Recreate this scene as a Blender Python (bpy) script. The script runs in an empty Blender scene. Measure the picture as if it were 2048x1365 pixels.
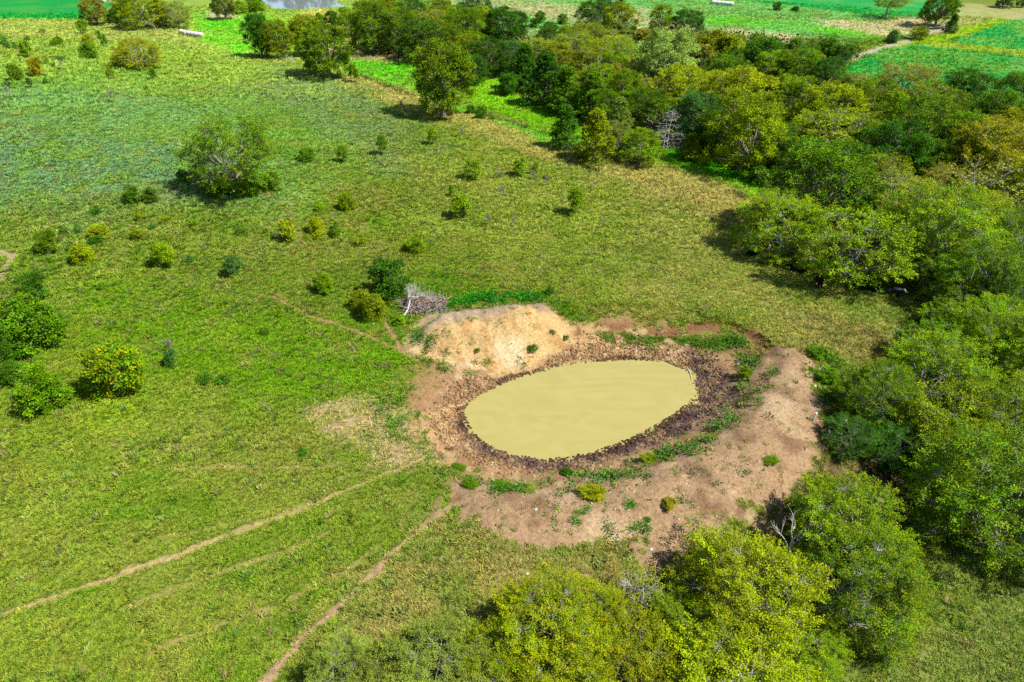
import bpy, math, random
import numpy as np

# ------------------------------------------------------------------ camera, sky, sun, exposure
SC = bpy.context.scene
COL = SC.collection
CAM_H, PITCH, FOC = 42.0, math.radians(34.5), 1384.0        # eye height (m), look-down angle, focal length for a 2048 px wide frame
cd = bpy.data.cameras.new('camera'); cam = bpy.data.objects.new('camera', cd); COL.objects.link(cam)
cam.location = (0, 0, CAM_H); cam.rotation_euler = (math.pi / 2 - PITCH, 0, 0)
cd.sensor_width = 36.0; cd.lens = 36.0 * FOC / 2048.0; cd.clip_start = 0.5; cd.clip_end = 9000
SC.camera = cam
SUN_EL, SUN_AZ = math.radians(54), math.radians(108)        # azimuth clockwise from +Y: the sun stands to the right and a little behind
W = bpy.data.worlds.new('World'); SC.world = W; W.use_nodes = True
wn = W.node_tree.nodes; wl = W.node_tree.links
sky = wn.new('ShaderNodeTexSky'); sky.sky_type = 'NISHITA'; sky.sun_disc = False
sky.sun_elevation = SUN_EL; sky.sun_rotation = SUN_AZ; sky.air_density = 1.0; sky.dust_density = 0.6; sky.altitude = 300
wl.new(sky.outputs[0], wn['Background'].inputs[0]); wn['Background'].inputs[1].default_value = 0.075
sd_ = bpy.data.lights.new('sun', 'SUN'); sun = bpy.data.objects.new('sun', sd_); COL.objects.link(sun)
sd_.energy = 4.9; sd_.angle = math.radians(0.53); sd_.color = (1.0, 0.955, 0.87)
sun.rotation_euler = (math.pi / 2 - SUN_EL, 0, math.pi - SUN_AZ); sun.location = (60, -40, 90)
vs = SC.view_settings; SC.display_settings.display_device = 'sRGB'
vs.view_transform = 'Standard'; vs.look = 'None'; vs.gamma = 1.0; vs.exposure = 1.4; vs.use_curve_mapping = False
SC.cycles.max_bounces = 6; SC.cycles.diffuse_bounces = 3; SC.cycles.glossy_bounces = 2; SC.cycles.transmission_bounces = 4
SC.cycles.caustics_reflective = False; SC.cycles.caustics_refractive = False
SC.cycles.use_denoising = False

RNG = np.random.default_rng(7)
random.seed(7)

# ------------------------------------------------------------------ small maths
_TAB = np.random.default_rng(99).random((8, 256, 256))
def vnoise(x, y, k=0):
    x = np.asarray(x, float); y = np.asarray(y, float)
    xi = np.floor(x).astype(int); yi = np.floor(y).astype(int)
    fx = x - xi; fy = y - yi
    fx = fx * fx * (3 - 2 * fx); fy = fy * fy * (3 - 2 * fy)
    T = _TAB[k % 8]; a = xi & 255; b = yi & 255; a1 = (xi + 1) & 255; b1 = (yi + 1) & 255
    return (T[a, b] * (1 - fx) + T[a1, b] * fx) * (1 - fy) + (T[a, b1] * (1 - fx) + T[a1, b1] * fx) * fy
def fbm(x, y, s, k=0, o=4):
    r = 0; amp = 0.5; tot = 0
    c, sn = 0.8, 0.6
    x = np.asarray(x, float) / s; y = np.asarray(y, float) / s
    for i in range(o):
        r = r + amp * vnoise(x + 17.3 * i, y + 5.1 * i, k + i); tot += amp; amp *= 0.5
        x, y = (c * x - sn * y) * 2.03, (sn * x + c * y) * 2.03
    return r / tot
def sstep(a, b, v):
    t = np.clip((v - a) / (b - a), 0, 1); return t * t * (3 - 2 * t)
def seg_dist2(P, Q, X, Y):
    dx, dy = Q[0] - P[0], Q[1] - P[1]; L = dx * dx + dy * dy + 1e-9
    t = np.clip(((X - P[0]) * dx + (Y - P[1]) * dy) / L, 0, 1)
    return (X - P[0] - t * dx) ** 2 + (Y - P[1] - t * dy) ** 2
def _near(pts, X, Y, m):
    pts = np.asarray(pts)
    return (X > pts[:, 0].min() - m) & (X < pts[:, 0].max() + m) & (Y > pts[:, 1].min() - m) & (Y < pts[:, 1].max() + m)
def line_dist(pts, X, Y, m=20):
    out = np.full(X.shape, 1e3); k = _near(pts, X, Y, m)
    if k.any():
        x, y = X[k], Y[k]; d = np.full(x.shape, 1e12)
        for i in range(len(pts) - 1): d = np.minimum(d, seg_dist2(pts[i], pts[i + 1], x, y))
        out[k] = np.sqrt(d)
    return out
def poly_dist(pts, X, Y, m=30):
    """signed distance, negative inside"""
    out = np.full(X.shape, 1e3); k = _near(pts, X, Y, m)
    if k.any():
        x, y = X[k], Y[k]; d = np.full(x.shape, 1e12); ins = np.zeros(x.shape, bool); n = len(pts)
        for i in range(n):
            P, Q = pts[i], pts[(i + 1) % n]
            d = np.minimum(d, seg_dist2(P, Q, x, y))
            c = ((P[1] > y) != (Q[1] > y)) & (x < (Q[0] - P[0]) * (y - P[1]) / (Q[1] - P[1] + 1e-12) + P[0])
            ins ^= c
        d = np.sqrt(d); out[k] = np.where(ins, -d, d)
    return out

# ------------------------------------------------------------------ survey: a sight line read off the photograph, dropped onto the land
_cp, _sp = math.cos(PITCH), math.sin(PITCH)
def sight(px, py):
    u, v = (px - 1024) / FOC, (682.5 - py) / FOC
    d = np.array([u, _cp + v * _sp, -_sp + v * _cp]); return d
def on_plane(px, py, z=0.0):
    d = sight(px, py); t = (z - CAM_H) / d[2]; return (d[0] * t, d[1] * t)
def PL(pts, z=0.0): return [on_plane(a, b, z) for a, b in pts]
_T = np.geomspace(22, 1500, 900)
def ground_at(px, py, off=0.0):
    d = sight(px, py)
    x, y, z = d[0] * _T, d[1] * _T, CAM_H + d[2] * _T
    g = z - (land(x, y) + off)
    i = int(np.argmax(g < 0)) if (g < 0).any() else len(_T) - 1
    i = max(i, 1); a = g[i - 1] / (g[i - 1] - g[i] + 1e-9); t = _T[i - 1] + (_T[i] - _T[i - 1]) * min(max(a, 0), 1)
    return np.array([d[0] * t, d[1] * t, CAM_H + d[2] * t - off]), t
def GP(pts): return [tuple(ground_at(a, b)[0][:2]) for a, b in pts]

# ------------------------------------------------------------------ the land
WATER_Z = -1.25
SHORE = PL([(927,838),(925,820),(940,800),(980,776),(1040,753),(1110,734),(1180,722),(1260,717),(1330,722),(1372,738),(1388,752),(1380,766),
            (1394,786),(1385,802),(1360,826),(1320,850),(1270,876),(1210,900),(1150,916),(1090,922),(1030,915),(985,900),(955,880),(938,860)], WATER_Z)
MOUND = PL([(800,700),(822,655),(850,632),(905,622),(1000,612),(1085,612),(1130,645),(1142,672),(1105,688),(1065,714),(960,732),(880,724),(825,712)], 0.3)
RIDGE_BACK = PL([(850,650),(900,632),(960,622),(1050,614),(1085,622)], 1.9)
RIDGE_FRONT = PL([(868,672),(930,655),(990,650),(1050,640),(1105,650)], 1.9)
DAM = PL([(1590,705),(1580,760),(1545,830),(1490,900),(1410,955),(1300,985),(1190,1005),(1080,1030),(990,1020)], 0.7)
LOW = PL([(1640,690),(1690,770),(1690,860),(1640,940),(1560,1010),(1450,1085),(1330,1140),(1180,1230),(1080,1400),(1000,1900),(4200,2200),(4200,700),(2500,560),(1900,640)], -1.0)
FARPOND = PL([(470,-40),(520,2),(535,17),(600,19),(660,16),(716,12),(690,4),(650,-14),(600,-40)], -0.6)
SCARP = PL([(1135,655),(1190,655),(1260,652),(1330,660),(1400,656),(1470,664),(1512,690),(1530,730)], 0.0)
FA, FB = np.array((-42., 175.)), np.array((36., 99.))      # foot of the hill: the old fence line
_fd = (FB - FA) / np.linalg.norm(FB - FA); _fn = np.array((_fd[1], -_fd[0]))
if np.dot(_fn, np.array((-80., 90.)) - FA) < 0: _fn = -_fn
def hill_side(x, y): return (x - FA[0]) * _fn[0] + (y - FA[1]) * _fn[1]
def land(x, y):
    x = np.asarray(x, float); y = np.asarray(y, float)
    s = hill_side(x, y)
    r = np.hypot(x, y)
    b = 6.0 * sstep(-4, 75, s) * sstep(55, 150, y) * (1 - sstep(190, 300, y)) + 0.9 * sstep(-5, 5, s) * sstep(75, 105, y) * (1 - sstep(230, 300, y))
    b = b + 1.6 * sstep(-15, -70, x) * (1 - sstep(70, 120, y))
    b = b + (fbm(x, y, 42, 1, 3) - 0.5) * 1.7 + (fbm(x, y, 9, 3, 3) - 0.5) * 0.5 + (fbm(x, y, 2.0, 5, 2) - 0.5) * 0.16
    b = b + (fbm(x, y, 260, 2, 2) - 0.5) * 10 * sstep(260, 900, r)
    near = (r < 140)
    if near.any():
        X = x[near] if x.ndim else x.reshape(1); Y = y[near] if y.ndim else y.reshape(1); h = (b[near] if b.ndim else b.reshape(1)).copy()
        dl = poly_dist(LOW, X, Y, 40); h = h - 2.3 * sstep(2.5, -5.5, dl)
        dd = line_dist(DAM, X, Y, 25); wob = (fbm(X, Y, 3.0, 4, 3) - 0.5)
        h = h + (0.95 + 0.5 * wob + .3 * (fbm(X, Y, .9, 7, 3) - .5)) * np.exp(-(dd / 3.6) ** 2)
        sc = line_dist(SCARP, X, Y, 12)
        dw = poly_dist(SHORE, X, Y, 30) - .35 + (fbm(X, Y, 1.6, 6, 3) - 0.5) * 1.0 + (fbm(X, Y, 6, 2, 2) - 0.5) * 1.2
        h = np.where(dw < 29, WATER_Z - 0.02 + (h - WATER_Z) * sstep(-0.2, 7.0, dw) + 0.16 * np.clip(dw, -4, 1.5) , h)
        h = h + np.where(dw < 29, 0.45 * sstep(7.2, 8.3, dw) * np.exp(-(sc / 3.5) ** 2), 0)
        dm = poly_dist(MOUND, X, Y, 12) + (fbm(X, Y, 2.2, 3, 3) - 0.5) * 1.2
        up = sstep(0.3, -4.2, dm)
        gul = np.abs(fbm(X * 1.0, Y * 0.35, 0.9, 2, 3) - 0.5) * 1.3
        rb = np.exp(-(line_dist(RIDGE_BACK, X, Y, 12) / 1.1) ** 2); rf = np.exp(-(line_dist(RIDGE_FRONT, X, Y, 12) / 1.5) ** 2)
        h = h + up * (1.15 + 1.25 * rb + 1.2 * rf - 0.8 * gul + 0.5 * (fbm(X, Y, 1.2, 1, 3) - 0.5))
        if b.ndim: b = b.copy(); b[near] = h
        else: b = h.reshape(())
    dp = poly_dist(FARPOND, x.reshape(-1), y.reshape(-1), 60).reshape(x.shape)
    b = np.where(dp < 59, -0.9 + (b + 0.9) * sstep(-2, 22, dp) - 1.2 * sstep(0, -6, dp), b)
    return b

# ------------------------------------------------------------------ colour of the land
KALB = 0.345
def alb(r, g, b, k=KALB):
    c = np.array((r, g, b)) / 255.0
    return np.where(c <= 0.04045, c / 12.92, ((c + 0.055) / 1.055) ** 2.4) * k
# soil and grass zones: outline, colour, softness (m), strength, mottle size (m), mottle share, how grassy it is
ZONES = [
 ([(-200,-60),(760,-60),(760,160),(640,200),(300,170),(-200,190)], (168,198,82), 14, .85, 9, .5, 1),  # upper-left turf lightened in colour to stand in for bright haze
 ([(-300,170),(300,150),(640,200),(720,230),(640,330),(560,420),(250,420),(-300,430)], (130,176,72), 14, .85, 8, .5, 1),
 ([(-300,255),(150,270),(380,300),(560,330),(560,390),(250,400),(-300,400)], (122,160,122), 9, .85, 2.5, .85, 1),
 ([(-100,185),(250,190),(450,230),(420,260),(-100,250)], (130,176,120), 7, .6, 4, .7, 1),
 ([(560,140),(700,180),(800,230),(860,330),(760,330),(640,260),(480,190)], (130,155,105), 8, .75, 4, .7, 1),
 ([(-60,36),(180,40),(420,60),(640,130),(560,125),(330,85),(-60,70)], (185,190,105), 6, .7, 6, .5, 1),
 ([(690,150),(800,180),(930,215),(1060,262),(1180,300),(1330,340),(1440,375),(1515,410),(1500,445),(1390,418),(1230,365),(1080,318),(930,262),(790,205)], (196,180,108), 5, .9, 3, .4, 1),
 ([(1330,335),(1440,372),(1515,405),(1515,455),(1400,420),(1310,380)], (194,172,108), 4, .75, 2, .4, 1),
 ([(860,270),(1100,340),(1400,450),(1480,560),(1300,600),(1050,560),(850,430)], (162,174,72), 9, .8, 6, .5, 1),
 ([(1300,430),(1480,470),(1600,560),(1800,620),(1870,690),(1760,760),(1640,690),(1500,640),(1250,600)], (176,172,92), 7, .85, 3, .55, 1),
 ([(1560,620),(1720,640),(1790,700),(1700,730),(1600,700)], (180,160,105), 3, .7, 1.5, .6, .8),
 ([(-200,420),(350,410),(640,470),(760,560),(640,640),(300,640),(-200,640)], (142,155,62), 9, .7, 6, .5, 1),
 ([(130,570),(280,560),(430,600),(560,640),(700,660),(860,740),(830,800),(600,820),(420,780),(250,720),(120,660)], (124,166,24), 6, .8, 3, .6, 1),
 ([(-200,660),(130,650),(420,810),(380,900),(-200,900)], (142,160,50), 5, .7, 3, .55, 1),
 ([(200,790),(270,800),(290,850),(210,880),(160,850)], (150,180,30), 1.5, .9, 1.5, .4, 1),
 ([(-200,880),(500,850),(830,960),(900,1000),(760,1150),(560,1365),(-200,1500)], (152,166,62), 6, .7, 2.5, .6, 1),
 ([(560,860),(820,930),(860,960),(700,1010),(500,1010),(420,940)], (150,155,70), 4, .5, 2, .6, 1),
 ([(700,1200),(850,1060),(980,1020),(1150,1080),(1350,1130),(1300,1220),(900,1260),(640,1330)], (184,164,104), 3, .8, 1.5, .6, .75),
 ([(1840,1130),(1960,1090),(2200,1050),(2400,1500),(1500,1500),(1700,1330),(1860,1250)], (150,165,85), 2.5, .8, 2, .6, 1),
 ([(610,820),(700,800),(760,800),(850,870),(860,930),(780,930),(700,880),(640,850)], (205,180,135), 1.5, .9, 1.2, .5, .35),
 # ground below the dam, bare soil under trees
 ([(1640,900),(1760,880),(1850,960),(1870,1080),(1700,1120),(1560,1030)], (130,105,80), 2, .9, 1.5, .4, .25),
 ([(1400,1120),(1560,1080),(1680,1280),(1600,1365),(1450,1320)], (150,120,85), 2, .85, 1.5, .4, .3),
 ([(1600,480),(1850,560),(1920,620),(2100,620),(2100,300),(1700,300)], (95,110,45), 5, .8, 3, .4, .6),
 # valley meadows
 ([(690,100),(830,120),(830,170),(880,210),(1000,240),(1190,290),(1090,285),(950,222),(830,180),(700,140)], (100,205,25), 3, .95, 6, .45, 1),
 ([(940,140),(1010,150),(1040,200),(1170,260),(1320,330),(1450,360),(1520,400),(1500,350),(1330,295),(1180,290),(1010,232),(930,200)], (140,205,22), 3, .95, 5, .35, 1),
 ([(1310,305),(1450,350),(1520,385),(1460,330),(1350,300)], (85,200,22), 2, .95, 3, .3, 1),
 ([(370,40),(690,30),(760,100),(620,110),(500,110),(420,90)], (170,215,75), 6, .85, 12, .6, 1),
 ([(410,30),(520,28),(560,60),(480,105),(400,80)], (90,215,20), 5, .8, 9, .6, 1),
 ([(640,15),(700,50),(720,110),(690,95),(660,60),(600,30)], (220,205,120), 4, .8, 5, .4, .7),
 ([(640,95),(800,100),(840,125),(700,120)], (200,170,125), 3, .8, 4, .4, .5),
 ([(420,25),(475,18),(470,36),(425,40)], (235,215,175), 3, .9, 4, .3, .3),
 ([(840,-40),(1900,-40),(1600,110),(1300,110),(1000,70),(880,30)], (135,208,120), 14, .9, 10, .5, 1),
 ([(860,0),(1000,20),(1150,45),(1280,50),(1300,20),(1000,0)], (215,195,160), 5, .8, 5, .75, .8),
 ([(1280,40),(1400,55),(1560,68),(1690,92),(1560,88),(1400,82),(1270,60)], (225,200,165), 4, .9, 5, .6, .6),
 ([(1410,35),(1560,42),(1840,66),(1760,78),(1560,58),(1420,50)], (120,215,20), 4, .75, 8, .6, 1),
 ([(1050,60),(1170,70),(1160,95),(1060,85)], (190,180,130), 4, .8, 4, .5, .8),
 ([(1240,60),(1420,80),(1560,130),(1420,140),(1300,110)], (130,120,70), 5, .7, 4, .5, .8),
 ([(1640,40),(1760,44),(1870,30),(1910,50),(1900,70),(1760,72),(1650,52)], (225,205,170), 3, .9, 4, .4, .6),
 ([(1840,20),(1930,8),(2100,20),(2100,40),(1900,60)], (200,200,130), 4, .8, 5, .4, .9),
]
CROPS = [
 ([(-400,-80),(200,-80),(250,-6),(212,20),(228,37),(-60,37),(-400,37)], (24,172,72)),
 ([(1400,-4),(1560,10),(1720,30),(1840,36),(1905,4),(1990,-14),(1990,-60),(1300,-60)], (40,180,84)),
 ([(1905,84),(2010,42),(2100,28),(2500,20),(2500,160),(2080,104),(1960,96)], (60,188,92)),
 ([(1690,140),(1720,122),(1780,92),(1850,86),(1960,104),(2080,118),(2600,180),(2600,330),(2060,212),(1930,206),(1760,172)], (48,176,78)),
]
VERGES = [
 ([(1750,95),(1860,76),(1920,58),(2000,36),(2012,44),(1930,72),(1880,86),(1780,98)], (165,205,30)),
 ([(1820,86),(1905,86),(2080,104),(2500,150),(2500,176),(2080,120),(1960,106),(1860,96)], (168,196,60)),
]
TRAILS = [
 ([(505,1395),(530,1365),(560,1330),(600,1282),(700,1192),(780,1112),(860,1042),(900,1015),(940,998),(1000,985)], .62, (206,172,130), 1.0),
 ([(-60,1250),(0,1230),(100,1197),(280,1135),(450,1072),(600,1022),(720,970),(800,938),(870,912)], .5, (212,186,128), .95),
 ([(250,1215),(330,1186),(480,1132),(600,1090),(690,1050)], .4, (180,168,96), .7),
 ([(300,1310),(360,1280),(430,1256),(560,1210),(680,1150),(760,1090)], .42, (184,170,98), .75),
 ([(330,940),(460,934),(600,936),(700,931),(830,926)], .4, (190,170,112), .6),
 ([(280,1085),(420,1058),(530,1030),(640,1000)], .36, (180,166,98), .6),
 ([(520,380),(555,402),(588,438),(602,480),(622,520),(640,565)], .5, (150,120,72), .7),
 ([(530,590),(620,632),(700,658),(760,682),(800,704),(850,728),(920,746),(985,742)], .6, (190,150,105), .8),
 ([(762,630),(785,668),(806,704)], .6, (195,155,110), .85),
 ([(690,455),(760,490),(850,520),(960,562),(1060,594)], .5, (130,120,60), .55),
 ([(740,470),(800,512),(850,545),(900,580)], .4, (130,120,60), .4),
 ([(-30,600),(0,562),(14,530),(24,512),(0,502)], .9, (205,180,135), .9),
 ([(858,1046),(876,1006),(890,975),(902,955)], .5, (175,145,105), .7),
 ([(1560,172),(1640,142),(1700,119),(1760,97),(1830,78),(1862,64),(1905,50)], 2.8, (205,195,175), .95),
 ([(1700,118),(1640,128),(1560,150)], 1.5, (170,160,140), .6),
 ([(300,545),(340,560),(400,565)], .4, (160,135,90), .6),
 ([(0,905),(20,930),(40,950),(45,990)], .5, (120,120,50), .5),
 ([(560,995),(700,950),(830,915)], .36, (186,170,110), .55),
]
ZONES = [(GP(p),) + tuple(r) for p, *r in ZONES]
CROPS = [(GP(p), c) for p, c in CROPS]
VERGES = [(GP(p), c) for p, c in VERGES]
TRAILS = [(GP(p), w, c, s) for p, w, c, s in TRAILS]
DARKMUD = GP([(1380,700),(1440,730),(1470,790),(1420,845),(1330,882),(1200,926),(1080,942),(965,906),(912,850),(930,845),(1000,905),(1090,926),(1220,900),(1330,850),(1400,780)])
DAMPOLY = GP([(1560,690),(1610,712),(1640,800),(1650,880),(1600,960),(1520,1020),(1400,1090),(1290,1110),(1150,1100),(1040,1085),(960,1040),(900,990),(950,960),(1100,970),(1250,940),(1400,880),(1480,800),(1500,730)])
BACKM = GP([(845,640),(900,618),(1000,602),(1085,600),(1098,622),(1000,632),(905,646),(860,662)])
RINGGREEN = GP([(1190,662),(1330,668),(1420,668),(1490,672),(1500,690),(1440,700),(1330,690),(1230,685)])

def mix(c, col, m): return c + (col - c) * m[..., None]
def land_colour(x, y, z=None):
    n1 = fbm(x, y, 14, 0, 3); n2 = fbm(x, y, 3.5, 2, 3); n3 = fbm(x, y, 0.9, 4, 2)
    c = np.zeros(x.shape + (3,)); c += alb(132, 152, 48)
    c = mix(c, alb(104, 148, 24), sstep(.42, .62, n1)); c = mix(c, alb(160, 158, 78), sstep(.5, .72, n2) * .6)
    g = np.ones(x.shape)
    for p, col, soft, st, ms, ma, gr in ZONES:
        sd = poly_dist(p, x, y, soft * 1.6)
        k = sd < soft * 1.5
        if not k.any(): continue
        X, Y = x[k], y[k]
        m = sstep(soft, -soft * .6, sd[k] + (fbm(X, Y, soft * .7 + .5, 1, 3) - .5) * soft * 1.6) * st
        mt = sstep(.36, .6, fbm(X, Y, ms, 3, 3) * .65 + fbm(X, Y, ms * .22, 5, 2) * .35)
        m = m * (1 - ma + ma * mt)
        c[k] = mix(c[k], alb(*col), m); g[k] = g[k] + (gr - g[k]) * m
    for p, col in CROPS:
        sd = poly_dist(p, x, y, 20); m = sstep(.8, -.8, sd)
        k = m > 0
        if k.any():
            rows = .5 + .5 * np.sin((x[k] * .35 + y[k]) * 2.2 + 3 * fbm(x[k], y[k], 30, 1, 2))
            cc = mix(np.zeros(rows.shape + (3,)) + alb(*col), alb(min(col[0] * 3 + 60, 255), min(col[1] + 30, 255), col[2] * .8), .25 * sstep(.42, .7, fbm(x[k], y[k], 9, 2, 4)))
            cc = mix(cc, alb(col[0] * .6, col[1] * .8, col[2] * .8), .14 * rows)
            c[k] = c[k] + (cc - c[k]) * m[k][..., None]; g[k] = g[k] * (1 - m[k]) + .9 * m[k]
    for p, col in VERGES:
        m = sstep(1.0, -1.0, poly_dist(p, x, y, 12) + (n2 - .5) * 2); c = mix(c, alb(*col), m * .9)
    # soil round the pond
    dw = poly_dist(SHORE, x, y, 25) + (n2 - .5) * 2.2 + (n3 - .5) * .8
    ring = sstep(5.6, 3.6, dw)
    tan = mix(mix(np.zeros(c.shape) + alb(216, 176, 124), alb(222, 188, 142), sstep(.4, .7, n2)), alb(178, 138, 98), sstep(.55, .75, n3) * .7)
    c = c + (tan - c) * ring[..., None]; g = g * (1 - ring)
    far = sstep(8.5, 5.0, dw) * sstep(.5, .64, n2 * .5 + n3 * .5 + .06); c = mix(c, alb(180, 140, 100), far * .85); g = g * (1 - far * .85)
    dm = sstep(.5, -.5, poly_dist(DAMPOLY, x, y, 10) + (n2 - .5) * 5.0 + (n3 - .5) * 3.2)
    dsoil = mix(mix(np.zeros(c.shape) + alb(198, 162, 124), alb(218, 186, 146), sstep(.45, .7, n2)), alb(158, 122, 94), sstep(.5, .75, fbm(x, y, 2.2, 6, 3)))
    c = c + (dsoil - c) * (dm * .96)[..., None]; g = g * (1 - .93 * dm)
    dk = sstep(1.1, -.4, poly_dist(DARKMUD, x, y, 10) + (n3 - .5) * 1.0)
    c = mix(c, alb(112, 90, 84), dk * (.55 + .45 * sstep(.35, .6, n3))); g = g * (1 - dk)
    rgn = sstep(.8, -.6, poly_dist(RINGGREEN, x, y, 10) + (n2 - .5) * 2) * sstep(.4, .55, n3); c = mix(c, alb(112, 150, 45), rgn); g = np.maximum(g, rgn)
    wet = sstep(.55, .1, dw); c = mix(c, alb(92, 66, 52), wet * .85); g = g * (1 - wet)
    mo = sstep(.5, -.6, poly_dist(MOUND, x, y, 10) + (n2 - .5) * 1.8)
    ms_ = mix(mix(np.zeros(c.shape) + alb(236, 198, 136), alb(246, 220, 170), sstep(.45, .7, n2)), alb(214, 166, 106), sstep(.55, .75, n3) * .8)
    ms_ = mix(ms_, alb(188, 166, 140), sstep(.7, -.7, poly_dist(BACKM, x, y, 8)) * .9)
    c = c + (ms_ - c) * mo[..., None]; g = g * (1 - mo)
    sc = np.exp(-(line_dist(SCARP, x, y, 8) / .7) ** 2) * sstep(.42, .55, n3 * .6 + n2 * .4); c = mix(c, alb(158, 104, 76), sc * .9); g = g * (1 - sc)
    for p, w, col, st in TRAILS:
        w = w * .74; d = line_dist(p, x, y, 6) + (fbm(x, y, 1.3, 2, 2) - .5) * w * 1.1
        m = sstep(w * .85, w * .4, d) * st * (.72 + .28 * sstep(.3, .5, n2)); c = mix(c, alb(*col), m); g = g * (1 - m)
    return np.clip(c, .002, .9), np.clip(g, 0, 1)

# ------------------------------------------------------------------ mesh and material helpers
def mesh_np(name, V, F, cols=None, smooth=False):
    V = np.asarray(V, np.float32); F = np.asarray(F, np.int32); k = F.shape[1]
    me = bpy.data.meshes.new(name)
    me.vertices.add(len(V)); me.vertices.foreach_set('co', V.ravel())
    me.loops.add(F.size); me.loops.foreach_set('vertex_index', F.ravel())
    me.polygons.add(len(F)); me.polygons.foreach_set('loop_start', np.arange(0, F.size, k, dtype=np.int32))
    me.polygons.foreach_set('loop_total', np.full(len(F), k, np.int32))
    if smooth: me.polygons.foreach_set('use_smooth', np.ones(len(F), bool))
    me.update(calc_edges=True)
    if cols:
        for nm, (typ, dom, arr) in cols.items():
            a = me.attributes.new(nm, typ, dom); arr = np.asarray(arr, np.float32)
            a.data.foreach_set('color' if 'COLOR' in typ else 'value', arr.ravel())
    return me
def obj(name, me, mat=None, parent=None, loc=None):
    o = bpy.data.objects.new(name, me); COL.objects.link(o)
    if mat and not me.materials: me.materials.append(mat)
    if parent: o.parent = parent
    if loc is not None: o.location = loc
    return o
def tag(o, label=None, cat=None, group=None, kind=None):
    if label: o['label'] = label
    if cat: o['category'] = cat
    if group: o['group'] = group
    if kind: o['kind'] = kind
    return o
def mat(name, rough=.8, spec=.2):
    m = bpy.data.materials.new(name); m.use_nodes = True; nt = m.node_tree; b = nt.nodes['Principled BSDF']
    b.inputs['Roughness'].default_value = rough; b.inputs['Specular IOR Level'].default_value = spec
    return m, nt, b
def N(nt, t, **kw):
    n = nt.nodes.new(t)
    for k, v in kw.items():
        if k.startswith('i_'): n.inputs[k[2:].replace('_', ' ')].default_value = v
        else: setattr(n, k, v)
    return n
def noise_mul(nt, colsock, scale, lo, hi, detail=3, coord='Object'):
    tc = N(nt, 'ShaderNodeTexCoord'); nz = N(nt, 'ShaderNodeTexNoise'); nz.inputs['Scale'].default_value = scale; nz.inputs['Detail'].default_value = detail
    nt.links.new(tc.outputs[coord], nz.inputs['Vector'])
    mr = N(nt, 'ShaderNodeMapRange'); mr.inputs['From Min'].default_value = .3; mr.inputs['From Max'].default_value = .7; mr.inputs['To Min'].default_value = lo; mr.inputs['To Max'].default_value = hi
    nt.links.new(nz.outputs['Fac'], mr.inputs['Value'])
    mx = N(nt, 'ShaderNodeVectorMath', operation='SCALE'); nt.links.new(colsock, mx.inputs[0]); nt.links.new(mr.outputs[0], mx.inputs['Scale'])
    return mx.outputs[0], nz
def plain(name, rgb, rough=.8, scale=6, lo=.7, hi=1.3, spec=.2):
    m, nt, b = mat(name, rough, spec)
    c = N(nt, 'ShaderNodeRGB'); c.outputs[0].default_value = (*rgb, 1)
    s, nz = noise_mul(nt, c.outputs[0], scale, lo, hi); nt.links.new(s, b.inputs['Base Color'])
    return m

# ground material
m_ground, nt, b = mat('soil_and_turf', .95, .08)
at = N(nt, 'ShaderNodeAttribute', attribute_name='soil')
s1, nz1 = noise_mul(nt, at.outputs['Color'], 3.5, .72, 1.25, 5)
s2, nz2 = noise_mul(nt, s1, 14.0, .78, 1.2, 3)
nt.links.new(s2, b.inputs['Base Color'])
bp = N(nt, 'ShaderNodeBump'); bp.inputs['Strength'].default_value = .8; bp.inputs['Distance'].default_value = .14
nt.links.new(nz2.outputs['Fac'], bp.inputs['Height']); nt.links.new(bp.outputs[0], b.inputs['Normal'])
# grass material: colour comes from the ground the tuft stands on
def inst_mat(name, trans=.25, attr='tint', vary=True):
    m, nt, b = mat(name, .8, .04)
    a = N(nt, 'ShaderNodeAttribute', attribute_name=attr); a.attribute_type = 'INSTANCER'
    out = nt.nodes['Material Output']
    nt.links.new(a.outputs['Color'], b.inputs['Base Color'])
    tr = N(nt, 'ShaderNodeBsdfTranslucent'); nt.links.new(a.outputs['Color'], tr.inputs[0])
    mx = N(nt, 'ShaderNodeMixShader'); mx.inputs[0].default_value = trans
    nt.links.new(b.outputs[0], mx.inputs[1]); nt.links.new(tr.outputs[0], mx.inputs[2]); nt.links.new(mx.outputs[0], out.inputs[0])
    return m
m_grass = inst_mat('grass_blades', .4); m_weed = inst_mat('weed_leaves', .25); m_clod = inst_mat('mud_clod', 0.0); m_stone = inst_mat('pale_stone', 0.0)

# ------------------------------------------------------------------ terrain sheet
th = np.concatenate([np.linspace(-180, -66, 24)[:-1], np.linspace(-66, 66, 620), np.linspace(66, 180, 24)[1:-1]]) * math.pi / 180
rr = [1.0, 5, 9, 12]
while rr[-1] < 3500:
    r = rr[-1]; rr.append(r + (0.5 if r < 22 else .24 if r < 85 else .3 if r < 110 else r * .0055 if r < 420 else r * .03))
rr = np.array(rr)
TH, RR = np.meshgrid(th, rr)
GX, GY = RR * np.sin(TH), RR * np.cos(TH); GZ = land(GX, GY)
gcol, gg = land_colour(GX.ravel(), GY.ravel())
nr, nc = GX.shape
idx = np.arange(nr * nc).reshape(nr, nc); nx = np.roll(idx, -1, 1)
F = np.stack([idx[:-1], idx[1:], nx[1:], nx[:-1]], -1).reshape(-1, 4)[:, ::-1]
me = mesh_np('ground', np.stack([GX.ravel(), GY.ravel(), GZ.ravel()], 1), F, {'soil': ('FLOAT_COLOR', 'POINT', np.c_[gcol, np.ones(len(gcol))])}, smooth=True)
g_o = tag(obj('ground', me, m_ground), 'rolling pasture land with a hill, a dug pond basin, an earth dam and trodden paths', 'ground', kind='structure')

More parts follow.
